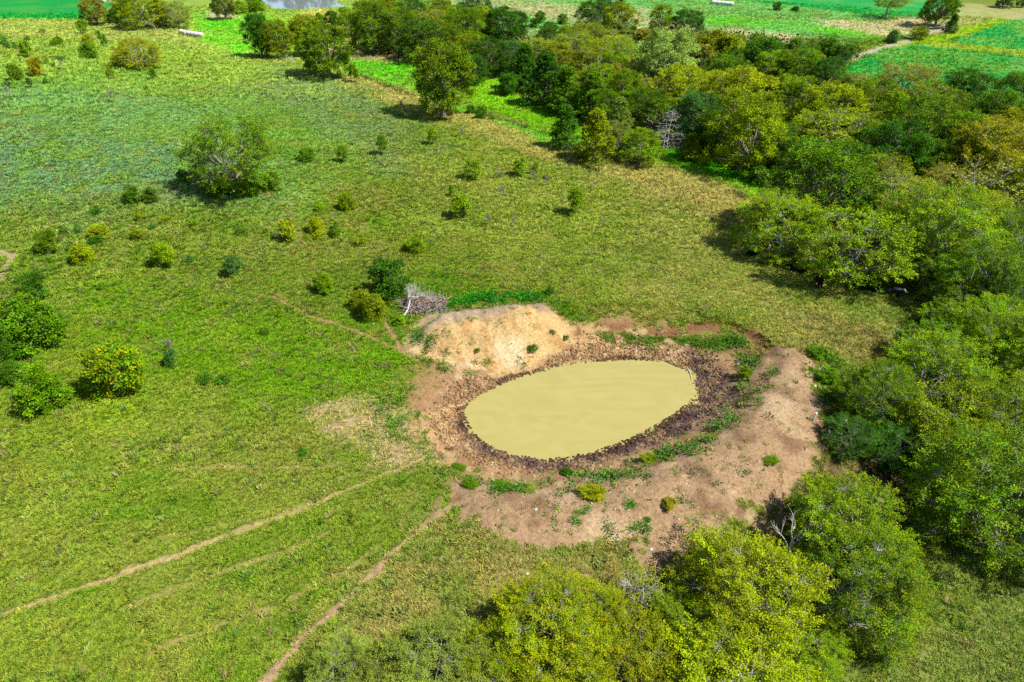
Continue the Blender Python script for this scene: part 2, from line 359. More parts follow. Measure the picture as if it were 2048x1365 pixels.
# ------------------------------------------------------------------ water
def sheet(name, pts, z, m, grow):
    c = np.mean(pts, 0); V = [(c[0], c[1], z)] + [(c[0] + (p[0] - c[0]) * grow, c[1] + (p[1] - c[1]) * grow, z) for p in pts]
    n = len(pts); return obj(name, mesh_np(name, V, [(0, 1 + i, 1 + (i + 1) % n) for i in range(n)][::1]), m)
m_water, nt, b = mat('muddy_water', .1, .5)
tc = N(nt, 'ShaderNodeTexCoord'); mp = N(nt, 'ShaderNodeMapping'); mp.inputs['Scale'].default_value = (.14, .3, 1); mp.inputs['Rotation'].default_value = (0, 0, .35)
nz = N(nt, 'ShaderNodeTexNoise'); nz.inputs['Scale'].default_value = 1.0; nz.inputs['Detail'].default_value = 5; nz.inputs['Distortion'].default_value = 3.0
rp = N(nt, 'ShaderNodeValToRGB'); rp.color_ramp.elements[0].position = .3; rp.color_ramp.elements[1].position = .72
rp.color_ramp.elements[0].color = (*alb(197, 185, 105, .35), 1); rp.color_ramp.elements[1].color = (*alb(208, 195, 116, .35), 1)
nt.links.new(tc.outputs['Object'], mp.inputs[0]); nt.links.new(mp.outputs[0], nz.inputs['Vector']); nt.links.new(nz.outputs['Fac'], rp.inputs[0]); nt.links.new(rp.outputs[0], b.inputs['Base Color'])
n2 = N(nt, 'ShaderNodeTexNoise'); n2.inputs['Scale'].default_value = 2.5; bp = N(nt, 'ShaderNodeBump'); bp.inputs['Strength'].default_value = .008; bp.inputs['Distance'].default_value = .02
nt.links.new(tc.outputs['Object'], n2.inputs['Vector']); nt.links.new(n2.outputs['Fac'], bp.inputs['Height']); nt.links.new(bp.outputs[0], b.inputs['Normal'])
tag(sheet('pond_water', SHORE, WATER_Z, m_water, 1.09), 'still muddy yellow water of the small oval stock pond', 'water', kind='structure')
m_fw, nt, b = mat('clear_water', .06, .9); b.inputs['Base Color'].default_value = (.12, .14, .14, 1)
tag(sheet('far_pond_water', FARPOND, -1.0, m_fw, 1.06), 'pale sky-reflecting water of the distant pond beyond the hill', 'water', kind='structure')

# ------------------------------------------------------------------ stuff scattered by geometry nodes
def scatter(name, P, scale, tint, protos, material, label, cat, tilt=.25):
    col = bpy.data.collections.new(name + '_pieces')
    for i, pm in enumerate(protos):
        pm.materials.clear(); pm.materials.append(material)
        col.objects.link(bpy.data.objects.new(name + '_piece', pm))
    n = len(P); me = bpy.data.meshes.new(name); me.vertices.add(n); me.vertices.foreach_set('co', np.asarray(P, np.float32).ravel())
    a = me.attributes.new('size', 'FLOAT', 'POINT'); a.data.foreach_set('value', np.asarray(scale, np.float32))
    a = me.attributes.new('tint', 'FLOAT_COLOR', 'POINT'); a.data.foreach_set('color', np.c_[tint, np.ones(n)].astype(np.float32).ravel())
    rot = np.c_[RNG.normal(0, tilt, n), RNG.normal(0, tilt, n), RNG.uniform(0, 6.283, n)].astype(np.float32)
    a = me.attributes.new('turn', 'FLOAT_VECTOR', 'POINT'); a.data.foreach_set('vector', rot.ravel())
    o = obj(name, me); me.materials.append(material)
    ng = bpy.data.node_groups.new(name, 'GeometryNodeTree')
    ng.interface.new_socket('Geometry', in_out='INPUT', socket_type='NodeSocketGeometry'); ng.interface.new_socket('Geometry', in_out='OUTPUT', socket_type='NodeSocketGeometry')
    gi = ng.nodes.new('NodeGroupInput'); go = ng.nodes.new('NodeGroupOutput'); L = ng.links
    ci = ng.nodes.new('GeometryNodeCollectionInfo'); ci.inputs['Collection'].default_value = col; ci.inputs['Separate Children'].default_value = True
    ip = ng.nodes.new('GeometryNodeInstanceOnPoints'); ip.inputs['Pick Instance'].default_value = True
    ri = ng.nodes.new('FunctionNodeRandomValue'); ri.data_type = 'INT'; ri.inputs['Min'].default_value = 0 if False else ri.inputs['Min'].default_value
    for s in ri.inputs:
        if s.type == 'INT' and s.name == 'Min': s.default_value = 0
        if s.type == 'INT' and s.name == 'Max': s.default_value = len(protos) - 1
    na = ng.nodes.new('GeometryNodeInputNamedAttribute'); na.data_type = 'FLOAT'; na.inputs[0].default_value = 'size'
    nv = ng.nodes.new('GeometryNodeInputNamedAttribute'); nv.data_type = 'FLOAT_VECTOR'; nv.inputs[0].default_value = 'turn'
    L.new(gi.outputs[0], ip.inputs['Points']); L.new(ci.outputs[0], ip.inputs['Instance'])
    L.new([s for s in ri.outputs if s.type == 'INT'][0], ip.inputs['Instance Index'])
    L.new(nv.outputs[0], ip.inputs['Rotation']); L.new(na.outputs[0], ip.inputs['Scale']); L.new(ip.outputs[0], go.inputs[0])
    md = o.modifiers.new('scatter', 'NODES'); md.node_group = ng
    return tag(o, label, cat, kind='stuff')
def blades(seed, n, spread, h, w, lean):
    r = np.random.default_rng(seed); V = []; F = []
    for i in range(n):
        a = r.uniform(0, 6.283); d = spread * math.sqrt(r.random()); bx, by = d * math.cos(a), d * math.sin(a)
        a2 = a + r.normal(0, .7); hh = h * r.uniform(.5, 1.15); ln = lean * hh * r.uniform(.3, 1.3)
        tx, ty = bx + ln * math.cos(a2), by + ln * math.sin(a2); px, py = -math.sin(a2) * w * .5, math.cos(a2) * w * .5
        k = len(V); mx_, my_ = bx + (tx - bx) * .4, by + (ty - by) * .4
        V += [(bx - px, by - py, -.03), (bx + px, by + py, -.03), (mx_ + px, my_ + py, hh * .65), (mx_ - px, my_ - py, hh * .65), (tx, ty, hh)]
        F += [(k, k + 1, k + 2), (k, k + 2, k + 3), (k + 3, k + 2, k + 4)]
    return mesh_np('tuft', V, F)
def lump(seed, flat=.7, sub=1):
    import bmesh
    bm = bmesh.new(); bmesh.ops.create_icosphere(bm, subdivisions=sub, radius=.5); r = np.random.default_rng(seed)
    for v in bm.verts:
        v.co *= r.uniform(.65, 1.3); v.co.z *= flat
    me = bpy.data.meshes.new('lump'); bm.to_mesh(me); bm.free(); return me
def polar(n, r0, r1, t=56):
    r = np.sqrt(RNG.uniform(r0 * r0, r1 * r1, n)); a = np.radians(RNG.uniform(-t, t, n)); return r * np.sin(a), r * np.cos(a)
def jitter(c, lo=.75, hi=1.3, hue=.12):
    n = len(c); c = c * RNG.uniform(lo, hi, (n, 1)) * (1 + RNG.normal(0, hue, (n, 3)) * np.array((1, .5, .8))); return np.clip(c, .002, .9)
tufts = [blades(i, 15, .17, .13, .05, 1.5) for i in range(5)]
bands = [(22, 48, 60000, .75, 1.15), (48, 85, 105000, .85, 1.35), (85, 150, 100000, 1.2, 2.0), (150, 300, 70000, 1.8, 3.2)]
PX, PS, PC = [], [], []
for r0, r1, n, s0, s1 in bands:
    x, y = polar(n, r0, r1, 60 if r0 < 48 else 54 if r0 < 60 else 45)
    c, g = land_colour(x, y); keep = RNG.random(n) < np.clip(g * (.35 + 1.1 * fbm(x, y, 1.5, 3, 3)) * sstep(.1, .6, g), 0.012, 1)
    dw = poly_dist(SHORE, x, y, 5); keep &= dw > .4
    x, y, c, g = x[keep], y[keep], c[keep], g[keep]
    c = np.where(g[:, None] < .25, alb(110, 140, 40) , c)
    lush = fbm(x, y, 2.5, 5, 3)
    PX.append(np.c_[x, y, land(x, y)]); PS.append(RNG.uniform(s0, s1, len(x)) * (.6 + .8 * lush)); 
    dry = sstep(.5, .66, fbm(x, y, 1.1, 6, 3)) * (.5 if r0 < 150 else .3) * sstep(.25, .6, g)
    c = c + (np.clip(c.sum(1, keepdims=True) * np.array((.55, .48, .12)), 0, 1) - c) * (dry * RNG.random(len(x)))[:, None]
    PC.append(jitter(c * np.array((2.02, 2.14, 1.65)), .78, 1.28, .07))
scatter('pasture_grass', np.concatenate(PX), np.concatenate(PS), np.concatenate(PC), tufts, m_grass, 'short green and straw-coloured pasture grass over the hill and flats', 'grass')

# taller tussocks and forbs standing out of the turf
tall = [blades(50 + i, 26, .22, .34, .04, .55) for i in range(3)] + [blades(60 + i, 20, .3, .16, .09, 1.6) for i in range(2)]
x, y = polar(42000, 22, 120, 56); c, g = land_colour(x, y); nn = fbm(x, y, 4.5, 7, 3) * .6 + fbm(x, y, 1.2, 2, 2) * .4
k = (RNG.random(len(x)) < sstep(.46, .64, nn) * g * .55) & (poly_dist(SHORE, x, y, 5) > 1.5); x, y, c = x[k], y[k], c[k]
kind = RNG.random(len(x))[:, None]; lum = c.sum(1, keepdims=True)
c = np.where(kind < .35, lum * np.array((.56, .53, .17)), np.where(kind < .8, c * np.array((.62, .85, .6)), lum * np.array((.36, .54, .12))))
scatter('tussock_grass', np.c_[x, y, land(x, y)], RNG.uniform(.7, 1.5, len(x)), jitter(c * 1.95, .7, 1.25, .05), tall, m_grass, 'taller straw and dark green tussocks dotted through the pasture', 'grass')

# ------------------------------------------------------------------ trees
def tube(path, rad, sides=5):
    path = np.asarray(path, float); n = len(path); V = []
    for i in range(n):
        d = path[min(i + 1, n - 1)] - path[max(i - 1, 0)]; d /= np.linalg.norm(d) + 1e-9
        a = np.cross(d, (0.3, 0.9, 0.1)); a /= np.linalg.norm(a) + 1e-9; b_ = np.cross(d, a)
        for k in range(sides):
            t = 6.2832 * k / sides; V.append(path[i] + rad[i] * (math.cos(t) * a + math.sin(t) * b_))
    F = [(i * sides + k, i * sides + (k + 1) % sides, (i + 1) * sides + (k + 1) % sides, (i + 1) * sides + k) for i in range(n - 1) for k in range(sides)]
    return V, F
class Tubes:
    def __init__(s): s.V = []; s.F = []
    def add(s, path, rad, sides=5):
        V, F = tube(path, rad, sides); o = len(s.V); s.V += V; s.F += [tuple(i + o for i in f) for f in F]
def bend(p, q, r, sag=.12, n=4):
    p = np.asarray(p, float); q = np.asarray(q, float); L = np.linalg.norm(q - p); k = r.normal(0, 1, 3) * sag * L
    return [p + (q - p) * t + k * math.sin(math.pi * t) + np.array((0, 0, sag * L * .6)) * math.sin(math.pi * t) for t in np.linspace(0, 1, n)]
def nrm(v): return v / (np.linalg.norm(v, axis=-1, keepdims=True) + 1e-9)
ENV = {
 'round': lambda t: np.sqrt(np.clip(1 - ((t - .42) / .62) ** 2, .03, 1)),
 'wide': lambda t: np.sqrt(np.clip(1 - ((t - .5) / .58) ** 2, .03, 1)),
 'cone': lambda t: np.clip(1.02 - t, .04, 1) ** .75 * np.clip(.55 + t * 3, 0, 1),
 'vase': lambda t: np.clip(.35 + 1.1 * t, 0, 1) * np.sqrt(np.clip(1 - ((t - .55) / .52) ** 2, .02, 1)),
}
def make_tree(seed, H, Wd, base, env, nl, ns, nv, leaf, lobe, shoot, thick, flat, up, trunk_r, stems=1, droop=0., twig=1.0, inner=.3):
    r = np.random.default_rng(seed); T = Tubes()
    z0 = base * H; R = Wd / 2
    fork = np.array((r.normal(0, .03) * Wd, r.normal(0, .03) * Wd, max(z0, H * .18)))
    if env == 'cone': fork = np.array((0, 0, H * .92))
    roots = [np.array((0, 0, -.15 * H * .2))] if stems == 1 else [np.array((R * .12 * math.cos(k * 2.4), R * .12 * math.sin(k * 2.4), -.1)) for k in range(stems)]
    forks = []
    for k, p in enumerate(roots):
        f = fork if stems == 1 else fork + np.array((math.cos(k * 2.4), math.sin(k * 2.4), r.uniform(-.2, .6))) * R * .3
        T.add(bend(p, f, r, .05, 5), np.linspace(trunk_r * 1.25, trunk_r * .7, 5) if env != 'cone' else np.linspace(trunk_r, trunk_r * .1, 5), 7); forks.append(f)
    LP = []; LA = []; LN = []; TO = []; TI = []
    for i in range(nl):
        t = (i + r.random()) / nl; a = i * 2.39996 + r.normal(0, .35); rad = R * ENV[env](t)
        rl = lobe * Wd * r.uniform(.75, 1.25) * (1 if env != 'cone' else .5 + .7 * (1 - t))
        q = r.uniform(inner, .95); rc = max(rad - rl * .75, 0) * q ** .5
        c = np.array((rc * math.cos(a), rc * math.sin(a), z0 + (H - z0) * t)); c[2] = min(c[2], H - rl * .55); c[2] = max(c[2], z0 + rl * .25)
        f = forks[i % len(forks)]
        if env == 'cone': f = np.array((0, 0, max(c[2] - rl * .2, .1)))
        T.add(bend(f, c, r, .10, 4), np.linspace(trunk_r * .42, trunk_r * .13, 4), 5)
        out = nrm(np.array((math.cos(a), math.sin(a), .25)))
        d = nrm(r.normal(0, 1, (ns, 3)) + out * .55 + np.array((0, 0, up)))
        sub = c + d * rl * r.uniform(.55, 1.0, (ns, 1)) * np.array((1, 1, flat))
        sd = nrm(d + r.normal(0, .35, (ns, 3)) + np.array((0, 0, up * .6 - droop)))
        for j in range(ns):
            if r.random() < twig: T.add([c + (sub[j] - c) * .15, sub[j] - sd[j] * shoot * .2, sub[j] + sd[j] * shoot * .7], [trunk_r * .1, trunk_r * .06, trunk_r * .02], 3)
        lt = r.normal(0, .2)
        tone = np.clip(.5 + lt + r.normal(0, .14, ns), 0, 1)
        s = r.uniform(-.25, 1, (ns, nv, 1)); off = r.normal(0, 1, (ns, nv, 3)) * thick * np.array((1, 1, .75)) * (1.15 - .6 * np.clip(s, 0, 1))
        P = sub[:, None] + sd[:, None] * s * shoot + off
        A = nrm(r.normal(0, 1, P.shape) * .75 + sd[:, None] * .9 + nrm(off) * .5)
        Nn = nrm(r.normal(0, 1, P.shape) * .65 + np.array((0, 0, .85)) + d[:, None] * .6)
        LP.append(P.reshape(-1, 3)); LA.append(A.reshape(-1, 3)); LN.append(Nn.reshape(-1, 3))
        TO.append(np.clip(tone[:, None] + r.normal(0, .17, (ns, nv)), 0, 1).ravel())
        TI.append(np.clip(np.repeat(r.random((ns, 1)) ** 1.5, nv, 1) * np.clip(s[..., 0], 0, 1) ** .7 + r.normal(0, .1, (ns, nv)), 0, 1).ravel())
    P = np.concatenate(LP); A = np.concatenate(LA); Nn = np.concatenate(LN); to = np.concatenate(TO); ti = np.concatenate(TI)
    ok = P[:, 2] > .02 * H; P, A, Nn, to, ti = P[ok], A[ok], Nn[ok], to[ok], ti[ok]
    S = nrm(np.cross(Nn, A)); Lf = leaf * r.uniform(.65, 1.3, (len(P), 1)); w = .3
    V = np.stack([P, P + A * Lf * .45 + S * Lf * w, P + A * Lf, P + A * Lf * .45 - S * Lf * w], 1)
    ext = np.percentile(np.abs(P[:, :2]), 98) * 2.04; sc = 1.0 / ext
    zr = np.percentile(P[:, 2], (1, 99)) * sc
    crown = mesh_np('crown', V.reshape(-1, 3) * sc, np.arange(len(P) * 4).reshape(-1, 4),
        {'tone': ('FLOAT', 'POINT', np.repeat(to, 4)), 'tip': ('FLOAT', 'POINT', np.repeat(ti, 4))})
    trunk = mesh_np('trunk', np.array(T.V) * sc, np.array(T.F), smooth=True)
    return dict(crown=crown, trunk=trunk, z0=zr[0], z1=zr[1])
# leaf material: hue from the tree it belongs to, yellowing sprays from the amount stored with it
def leaf_mat(name, autumn):
    m, nt, b = mat(name, .6, .07); L = nt.links
    oi = N(nt, 'ShaderNodeObjectInfo'); a1 = N(nt, 'ShaderNodeAttribute', attribute_name='tone'); a2 = N(nt, 'ShaderNodeAttribute', attribute_name='tip')
    mr = N(nt, 'ShaderNodeMapRange'); mr.inputs['To Min'].default_value = .5; mr.inputs['To Max'].default_value = 1.5; L.new(a1.outputs['Fac'], mr.inputs['Value'])
    sc = N(nt, 'ShaderNodeVectorMath', operation='SCALE'); L.new(oi.outputs['Color'], sc.inputs[0]); L.new(mr.outputs[0], sc.inputs['Scale'])
    mu = N(nt, 'ShaderNodeMath', operation='MULTIPLY'); L.new(a2.outputs['Fac'], mu.inputs[0]); L.new(oi.outputs['Alpha'], mu.inputs[1])
    mx = N(nt, 'ShaderNodeMix', data_type='RGBA'); L.new(mu.outputs[0], mx.inputs['Factor']); L.new(sc.outputs[0], mx.inputs['A']); mx.inputs['B'].default_value = (*autumn, 1)
    c = mx.outputs['Result']; L.new(c, b.inputs['Base Color'])
    tr = N(nt, 'ShaderNodeBsdfTranslucent'); L.new(c, tr.inputs[0]); ms = N(nt, 'ShaderNodeMixShader'); ms.inputs[0].default_value = .24
    L.new(b.outputs[0], ms.inputs[1]); L.new(tr.outputs[0], ms.inputs[2]); L.new(ms.outputs[0], nt.nodes['Material Output'].inputs[0])
    return m
m_leaf = leaf_mat('leaves', tuple(alb(216, 194, 12, .62)))
m_bark = plain('grey_brown_bark', (.16, .135, .115), .9, 9, .6, 1.4)
m_pale = plain('pale_bark', (.22, .2, .18), .85, 6, .7, 1.3)
m_white = plain('sun_bleached_wood', (.5, .47, .45), .85, 6, .75, 1.15)
m_dead = plain('bleached_dead_wood', (.33, .30, .285), .9, 8, .65, 1.25)
m_twig = plain('dry_purple_brown_twigs', (.2, .16, .15), .9, 8, .6, 1.4)
m_rust = plain('reddish_broken_wood', (.24, .12, .07), .9, 8, .6, 1.3)

PROTO = {
 'round':  [make_tree(10 + i, 9.6, 10, .10, 'round', 25, 18, 80, .185, .15, .6, .22, .85, .55, .26, twig=.35) for i in range(4)],
 'fore':   [make_tree(30 + i, 8.6, 10, .08, 'round', 34, 24, 80, .122, .125, .95, .14, .85, .45, .17, stems=3, twig=.9) for i in range(3)],
 'feather':[make_tree(40 + i, 8.2, 10, .14, 'wide', 28, 17, 54, .165, .135, .95, .13, .45, .1, .22, droop=.15, twig=.9) for i in range(3)],
 'cedar':  [make_tree(50 + i, 10.5, 8, .03, 'cone', 48, 12, 34, .24, .14, .6, .18, .7, .25, .2, twig=.3) for i in range(3)],
 'sparse': [make_tree(60 + i, 8.5, 10, .10, 'vase', 18, 14, 9, .3, .15, 1.2, .15, .6, .35, .2, stems=3, twig=1.0) for i in range(2)],
 'bush':   [make_tree(70 + i, 8.8, 10, .0, 'round', 15, 14, 38, .46, .2, 1.0, .38, .9, .5, .16, stems=4, twig=.5) for i in range(4)],
 'sapling':[make_tree(80 + i, 15, 10, .22, 'round', 10, 11, 24, .85, .21, 1.5, .5, 1.0, .7, .25, twig=.6) for i in range(3)],
 'lone':   [make_tree(90 + i, 10.0, 10, .16, 'round', 24, 17, 70, .24, .165, .6, .26, .85, .5, .36, twig=.3) for i in range(3)],
 'shrub':  [make_tree(95 + i, 9, 10, .0, 'round', 6, 8, 16, 1.1, .26, 1.4, .7, .9, .5, .2, stems=3, twig=.5) for i in range(3)],
}
HUE = {'Y': (156,178,8), 'G': (98,146,10), 'D': (72,122,18), 'O': (134,158,8), 'T': (78,128,48), 'P': (172,210,88), 'B': (158,160,44), 'L': (126,168,8), 'R': (168,166,10), 'E': (140,160,56)}
HUEWORD = {'Y': 'yellow-green', 'G': 'mid-green', 'D': 'dark green', 'O': 'olive-green', 'T': 'blue-green', 'P': 'pale silvery', 'B': 'brownish olive', 'L': 'bright leaf-green', 'R': 'russet-yellow', 'E': 'dull grey-green'}
KINDWORD = {'round': ('tree', 'dense round-crowned tree'), 'fore': ('tree', 'twiggy bushy tree'), 'feather': ('tree', 'feathery open-crowned tree'),
 'cedar': ('cedar_tree', 'pointed cedar'), 'sparse': ('tree', 'half-bare grey-twigged tree'), 'bush': ('bush', 'rounded leafy bush'), 'sapling': ('sapling', 'upright sapling'),
 'lone': ('tree', 'clear-trunked spreading tree'), 'shrub': ('shrub', 'small leafy shrub')}
PLACE = {'dam': 'growing below the pond dam', 'bank': 'in the thicket beside the dam', 'shade': 'by the resting cattle', 'wood': 'in the wooded draw',
 'fence': 'at the hill foot', 'hill': 'on the grassy hillside', 'top': 'on the upper slope', 'far': 'among the far fields', 'draw': 'in the far brushy draw', 'pond': 'on the slope above the paths'}
_cnt = {}
def plant(kind, cx, cy, w, hue='G', place='wood', hr=1.0, tips=.25, label=None, bark=None, lift=None):
    w *= .93 if w > 20 else 1.25; hr *= {'round': .84, 'fore': .82, 'feather': .84, 'lone': .9, 'cedar': .74, 'sparse': .9}.get(kind, .92)
    pr = PROTO[kind]; k = _cnt.get(kind, 0); _cnt[kind] = k + 1; p = pr[k % len(pr)]
    d = 150.0; zc = (p['z0'] + p['z1']) / 2
    for _ in range(4):
        Wm = w * d / FOC; g, t = ground_at(cx, cy, zc * hr * Wm); d = t
    Wm = w * d / FOC
    loc = (g[0], g[1], float(land(np.array([g[0]]), np.array([g[1]]))[0]) - .02)
    nm, kw = KINDWORD[kind]
    root = bpy.data.objects.new(nm, None); COL.objects.link(root); root.location = loc; root.rotation_euler = (0, 0, random.uniform(0, 6.28))
    root.empty_display_size = .3
    sx = random.uniform(.94, 1.06)
    size = 'tall ' if hr > 1.05 else 'large ' if (kind in ('round', 'fore', 'feather', 'lone') and Wm > 14) else 'small ' if (kind in ('round', 'feather', 'cedar', 'lone') and Wm < 6) else ''
    tag(root, label or f"{size}{HUEWORD[hue]} {kw} {PLACE[place]}", nm.replace('_', ' ').replace('cedar tree', 'tree'), 'plants ' + PLACE[place])
    for part in ('trunk', 'crown'):
        o = bpy.data.objects.new(part if kind not in ('shrub',) else {'trunk': 'stem', 'crown': 'foliage'}[part], p[part]); COL.objects.link(o); o.parent = root
        o.scale = (Wm * sx, Wm / sx, Wm * hr)
        if part == 'crown':
            c = alb(*HUE[hue], .56) * np.array([random.uniform(.93, 1.07) for _ in range(3)]) * random.uniform(.88, 1.12); o.color = (*c, tips)
    return root
for k, L in PROTO.items():
    for p in L:
        p['crown'].materials.append(m_leaf); p['trunk'].materials.append(m_pale if k in ('sparse', 'fore') else m_bark)

def many(place, rows):
    for r in rows: plant(r[0], r[1], r[2], r[3], r[4] if len(r) > 4 else 'G', place, *(r[5:] if len(r) > 5 else ()))
many('dam', [
 ('fore',1730,1175,270,'G',1,.35), ('fore',1690,1050,240,'L',.9,.4), ('fore',1500,1190,290,'Y',.95,.35), ('fore',1395,1290,200,'L',1,.15),
 ('fore',1090,1262,250,'O',.9,.6), ('fore',1240,1320,250,'O',.9,.45), ('fore',870,1335,235,'E',.9,.15), ('fore',690,1338,150,'E',1,.1),
 ('sparse',1275,1185,120,'O',1.0,.3), ('fore',985,1325,190,'O',.9,.4), ('fore',1345,1240,150,'L',.9,.2), ('fore',1175,1250,200,'O',.9,.4), ('fore',790,1345,170,'E',.9,.1), ('fore',1600,1290,180,'L',.85,.2), ('fore',1470,1370,330,'Y',.8,.3), ('fore',1120,1390,260,'O',.9,.5), ('sparse',1420,1080,120,'O',1,.3),('fore',960,1400,200,'E',.9,.2),('fore',780,1400,180,'E',.9,.2)])
many('bank', [  # dark green bushy trees here carry the thicket's shade in their colour
 ('fore',1985,985,310,'G',1,.3), ('feather',1890,845,200,'Y',1,.2), ('fore',2040,850,240,'L',1,.3), ('fore',1915,1010,130,'Y',1.2,.3), ('fore',1760,790,160,'G',1.1,.3), ('fore',1700,870,110,'D',.8,0),
 ('fore',1790,885,130,'D',.8,0), ('fore',1880,745,210,'L',.9,.35), ('fore',1990,670,190,'L',1,.35), ('fore',1920,650,140,'L',.9,.1), ('fore',2055,720,160,'L',1,.3), ('feather',1880,690,150,'G',.9,.1),
 ('round',1985,590,120,'D',1,0), ('fore',1930,905,190,'Y',.9,.2), ('fore',2060,960,200,'G',1,.2), ('bush',1655,750,44,'G',.7,.1), ('bush',1632,705,34,'G',.6,.1), ('sparse',1820,690,90,'E',.8,.1), ('fore',1735,845,90,'D',.8,0)])
many('shade', [
 ('fore',1560,446,182,'L',.85,.6), ('feather',1715,492,228,'L',.85,.3), ('fore',1880,460,230,'L',.95,.5), ('fore',1965,555,190,'G',1,.3), ('fore',2035,480,170,'G',1,.2), ('fore',1865,540,120,'G',.9,.3),
 ('round',1640,372,215,'G',.95,.2), ('feather',1765,355,120,'O',1.1,.5), ('feather',1800,405,170,'E',.9,.3), ('feather',1895,365,115,'B',.9,.3), ('sparse',1985,385,170,'E',.9,.3), ('fore',1990,310,190,'R',.9,.6), ('fore',1955,440,150,'Y',1,.3),
 ('bush',1620,420,70,'G',1,.3), ('bush',1518,352,44,'D',.9,0), ('round',2045,380,140,'O',1,.3), ('fore',1800,465,130,'L',.9,.2)])
many('wood', [
 ('round',1490,258,156,'Y',1,.15), ('round',1478,198,155,'Y',.9,.1), ('round',1590,205,125,'L',.9,.2), ('feather',1680,272,195,'O',.75,.2), ('round',1660,225,150,'Y',.9,.1), ('round',1740,218,130,'L',.9,.1),
 ('round',1850,262,155,'G',1,.2), ('feather',1860,212,140,'L',.9,.3), ('round',1925,195,122,'D',.95,.1), ('feather',1815,168,130,'B',.9,.2), ('round',1660,155,90,'D',1,0), ('feather',1715,172,80,'B',.8,.1),
 ('round',1790,305,130,'D',1,0), ('round',1745,290,110,'L',1,.1), ('round',1925,290,140,'G',1,.2), ('round',1995,240,130,'G',1,.1), ('round',2040,200,120,'G',.9,.1), ('feather',1890,315,120,'B',.9,.4),
 ('round',1550,140,105,'L',.8,.2), ('round',1605,140,100,'G',.9,.2), ('round',1455,148,110,'G',.8,.1), ('bush',1530,108,70,'D',.8,0), ('round',1335,118,125,'P',1,.05), ('round',1365,182,125,'Y',.9,.3), ('round',1392,235,110,'T',1,0),
 ('feather',1262,150,85,'B',.9,.2), ('feather',1295,185,90,'B',.9,.3), ('round',1250,182,95,'L',1,.1), ('round',1300,222,90,'G',1,.1), ('round',1200,165,90,'L',.9,.4), ('feather',1190,122,105,'O',.8,.2), ('feather',1230,100,90,'Y',.9,.2),
 ('feather',1150,92,100,'O',.8,.3), ('round',1115,122,85,'O',.9,.2), ('feather',1078,103,85,'Y',.8,.3), ('feather',1175,72,90,'O',.8,.2), ('feather',1212,78,80,'B',.7,.2), ('round',1100,75,70,'D',.8,.1),
 ('cedar',1092,158,88,'D',.95,0), ('cedar',1048,134,70,'D',1,0), ('bush',1015,168,42,'D',1,0), ('cedar',1134,180,72,'G',.95,0), ('feather',1150,168,80,'O',.9,.2), ('cedar',1186,192,76,'G',1,.1), ('round',1212,215,70,'G',1,.1), ('cedar',1240,238,60,'E',1.1,0),
 ('round',975,112,90,'D',.9,.05), ('round',1025,112,70,'T',.9,0), ('round',940,100,80,'O',.9,.2), ('round',740,52,95,'G',1,.1), ('round',800,60,95,'G',1,.2), ('round',848,80,105,'D',.8,.1), ('feather',870,50,95,'O',.9,.25), ('round',905,80,80,'G',.9,.2),
 ('round',930,55,90,'G',.9,.2), ('round',962,45,80,'O',.9,.3), ('round',1000,48,80,'D',.9,0), ('round',1035,45,50,'D',1,0), ('round',765,30,80,'O',.9,.2), ('round',820,28,80,'D',.8,.1), ('round',880,22,70,'O',.8,.3), ('round',700,48,55,'L',.9,.2), ('bush',665,38,30,'D',1,0),
 ('bush',690,30,30,'L',1,0), ('round',1435,262,90,'G',.9,.1), ('round',1415,180,90,'Y',.9,.1), ('round',1340,215,80,'O',.9,.2), ('cedar',1382,292,44,'O',.9,.1), ('round',1560,290,100,'G',1,.1),
 ('round',1602,318,96,'G',.9,.1), ('round',1620,260,100,'Y',.9,.1), ('round',1700,330,110,'D',.9,.1), ('round',1540,240,90,'Y',.9,.1), ('sparse',910,70,40,'E',1.2,.1), ('feather',1320,160,70,'O',.9,.2), ('round',1225,135,70,'L',.9,.2), ('round',1270,205,80,'G',.9,.2),
 ('round',1840,320,120,'G',.9,.1), ('round',1960,340,110,'O',.8,.3), ('round',2030,270,120,'O',.9,.5), ('feather',1780,245,110,'O',.9,.2), ('round',1900,240,100,'G',.9,.2),('round',950,138,60,'D',1,0),('feather',890,115,70,'O',.8,.1)])
many('fence', [
 ('lone',884,150,132,'G',1.12,.35), ('cedar',1132,254,66,'D',1.05,0), ('cedar',1192,272,84,'O',1.0,.15), ('round',1284,294,92,'L',.9,.25), ('round',1235,275,66,'E',1,.05), ('lone',516,68,60,'D',1.25,0), ('lone',553,76,66,'O',1.1,.2),
 ('lone',650,98,112,'G',.9,.25), ('lone',612,68,70,'O',1,.45), ('sapling',706,144,22,'G',1,.3), ('bush',962,226,18,'D',1,0), ('bush',942,220,14,'D',1,0), ('shrub',983,236,9,'D',1,0)])
many('top', [
 ('lone',183,20,56,'B',.95,.1), ('round',276,18,104,'Y',.75,.2), ('feather',350,28,58,'E',1.2,.2), ('bush',228,32,34,'D',.8,0), ('bush',246,8,40,'G',1,.1), ('round',318,25,50,'O',1,.3)])
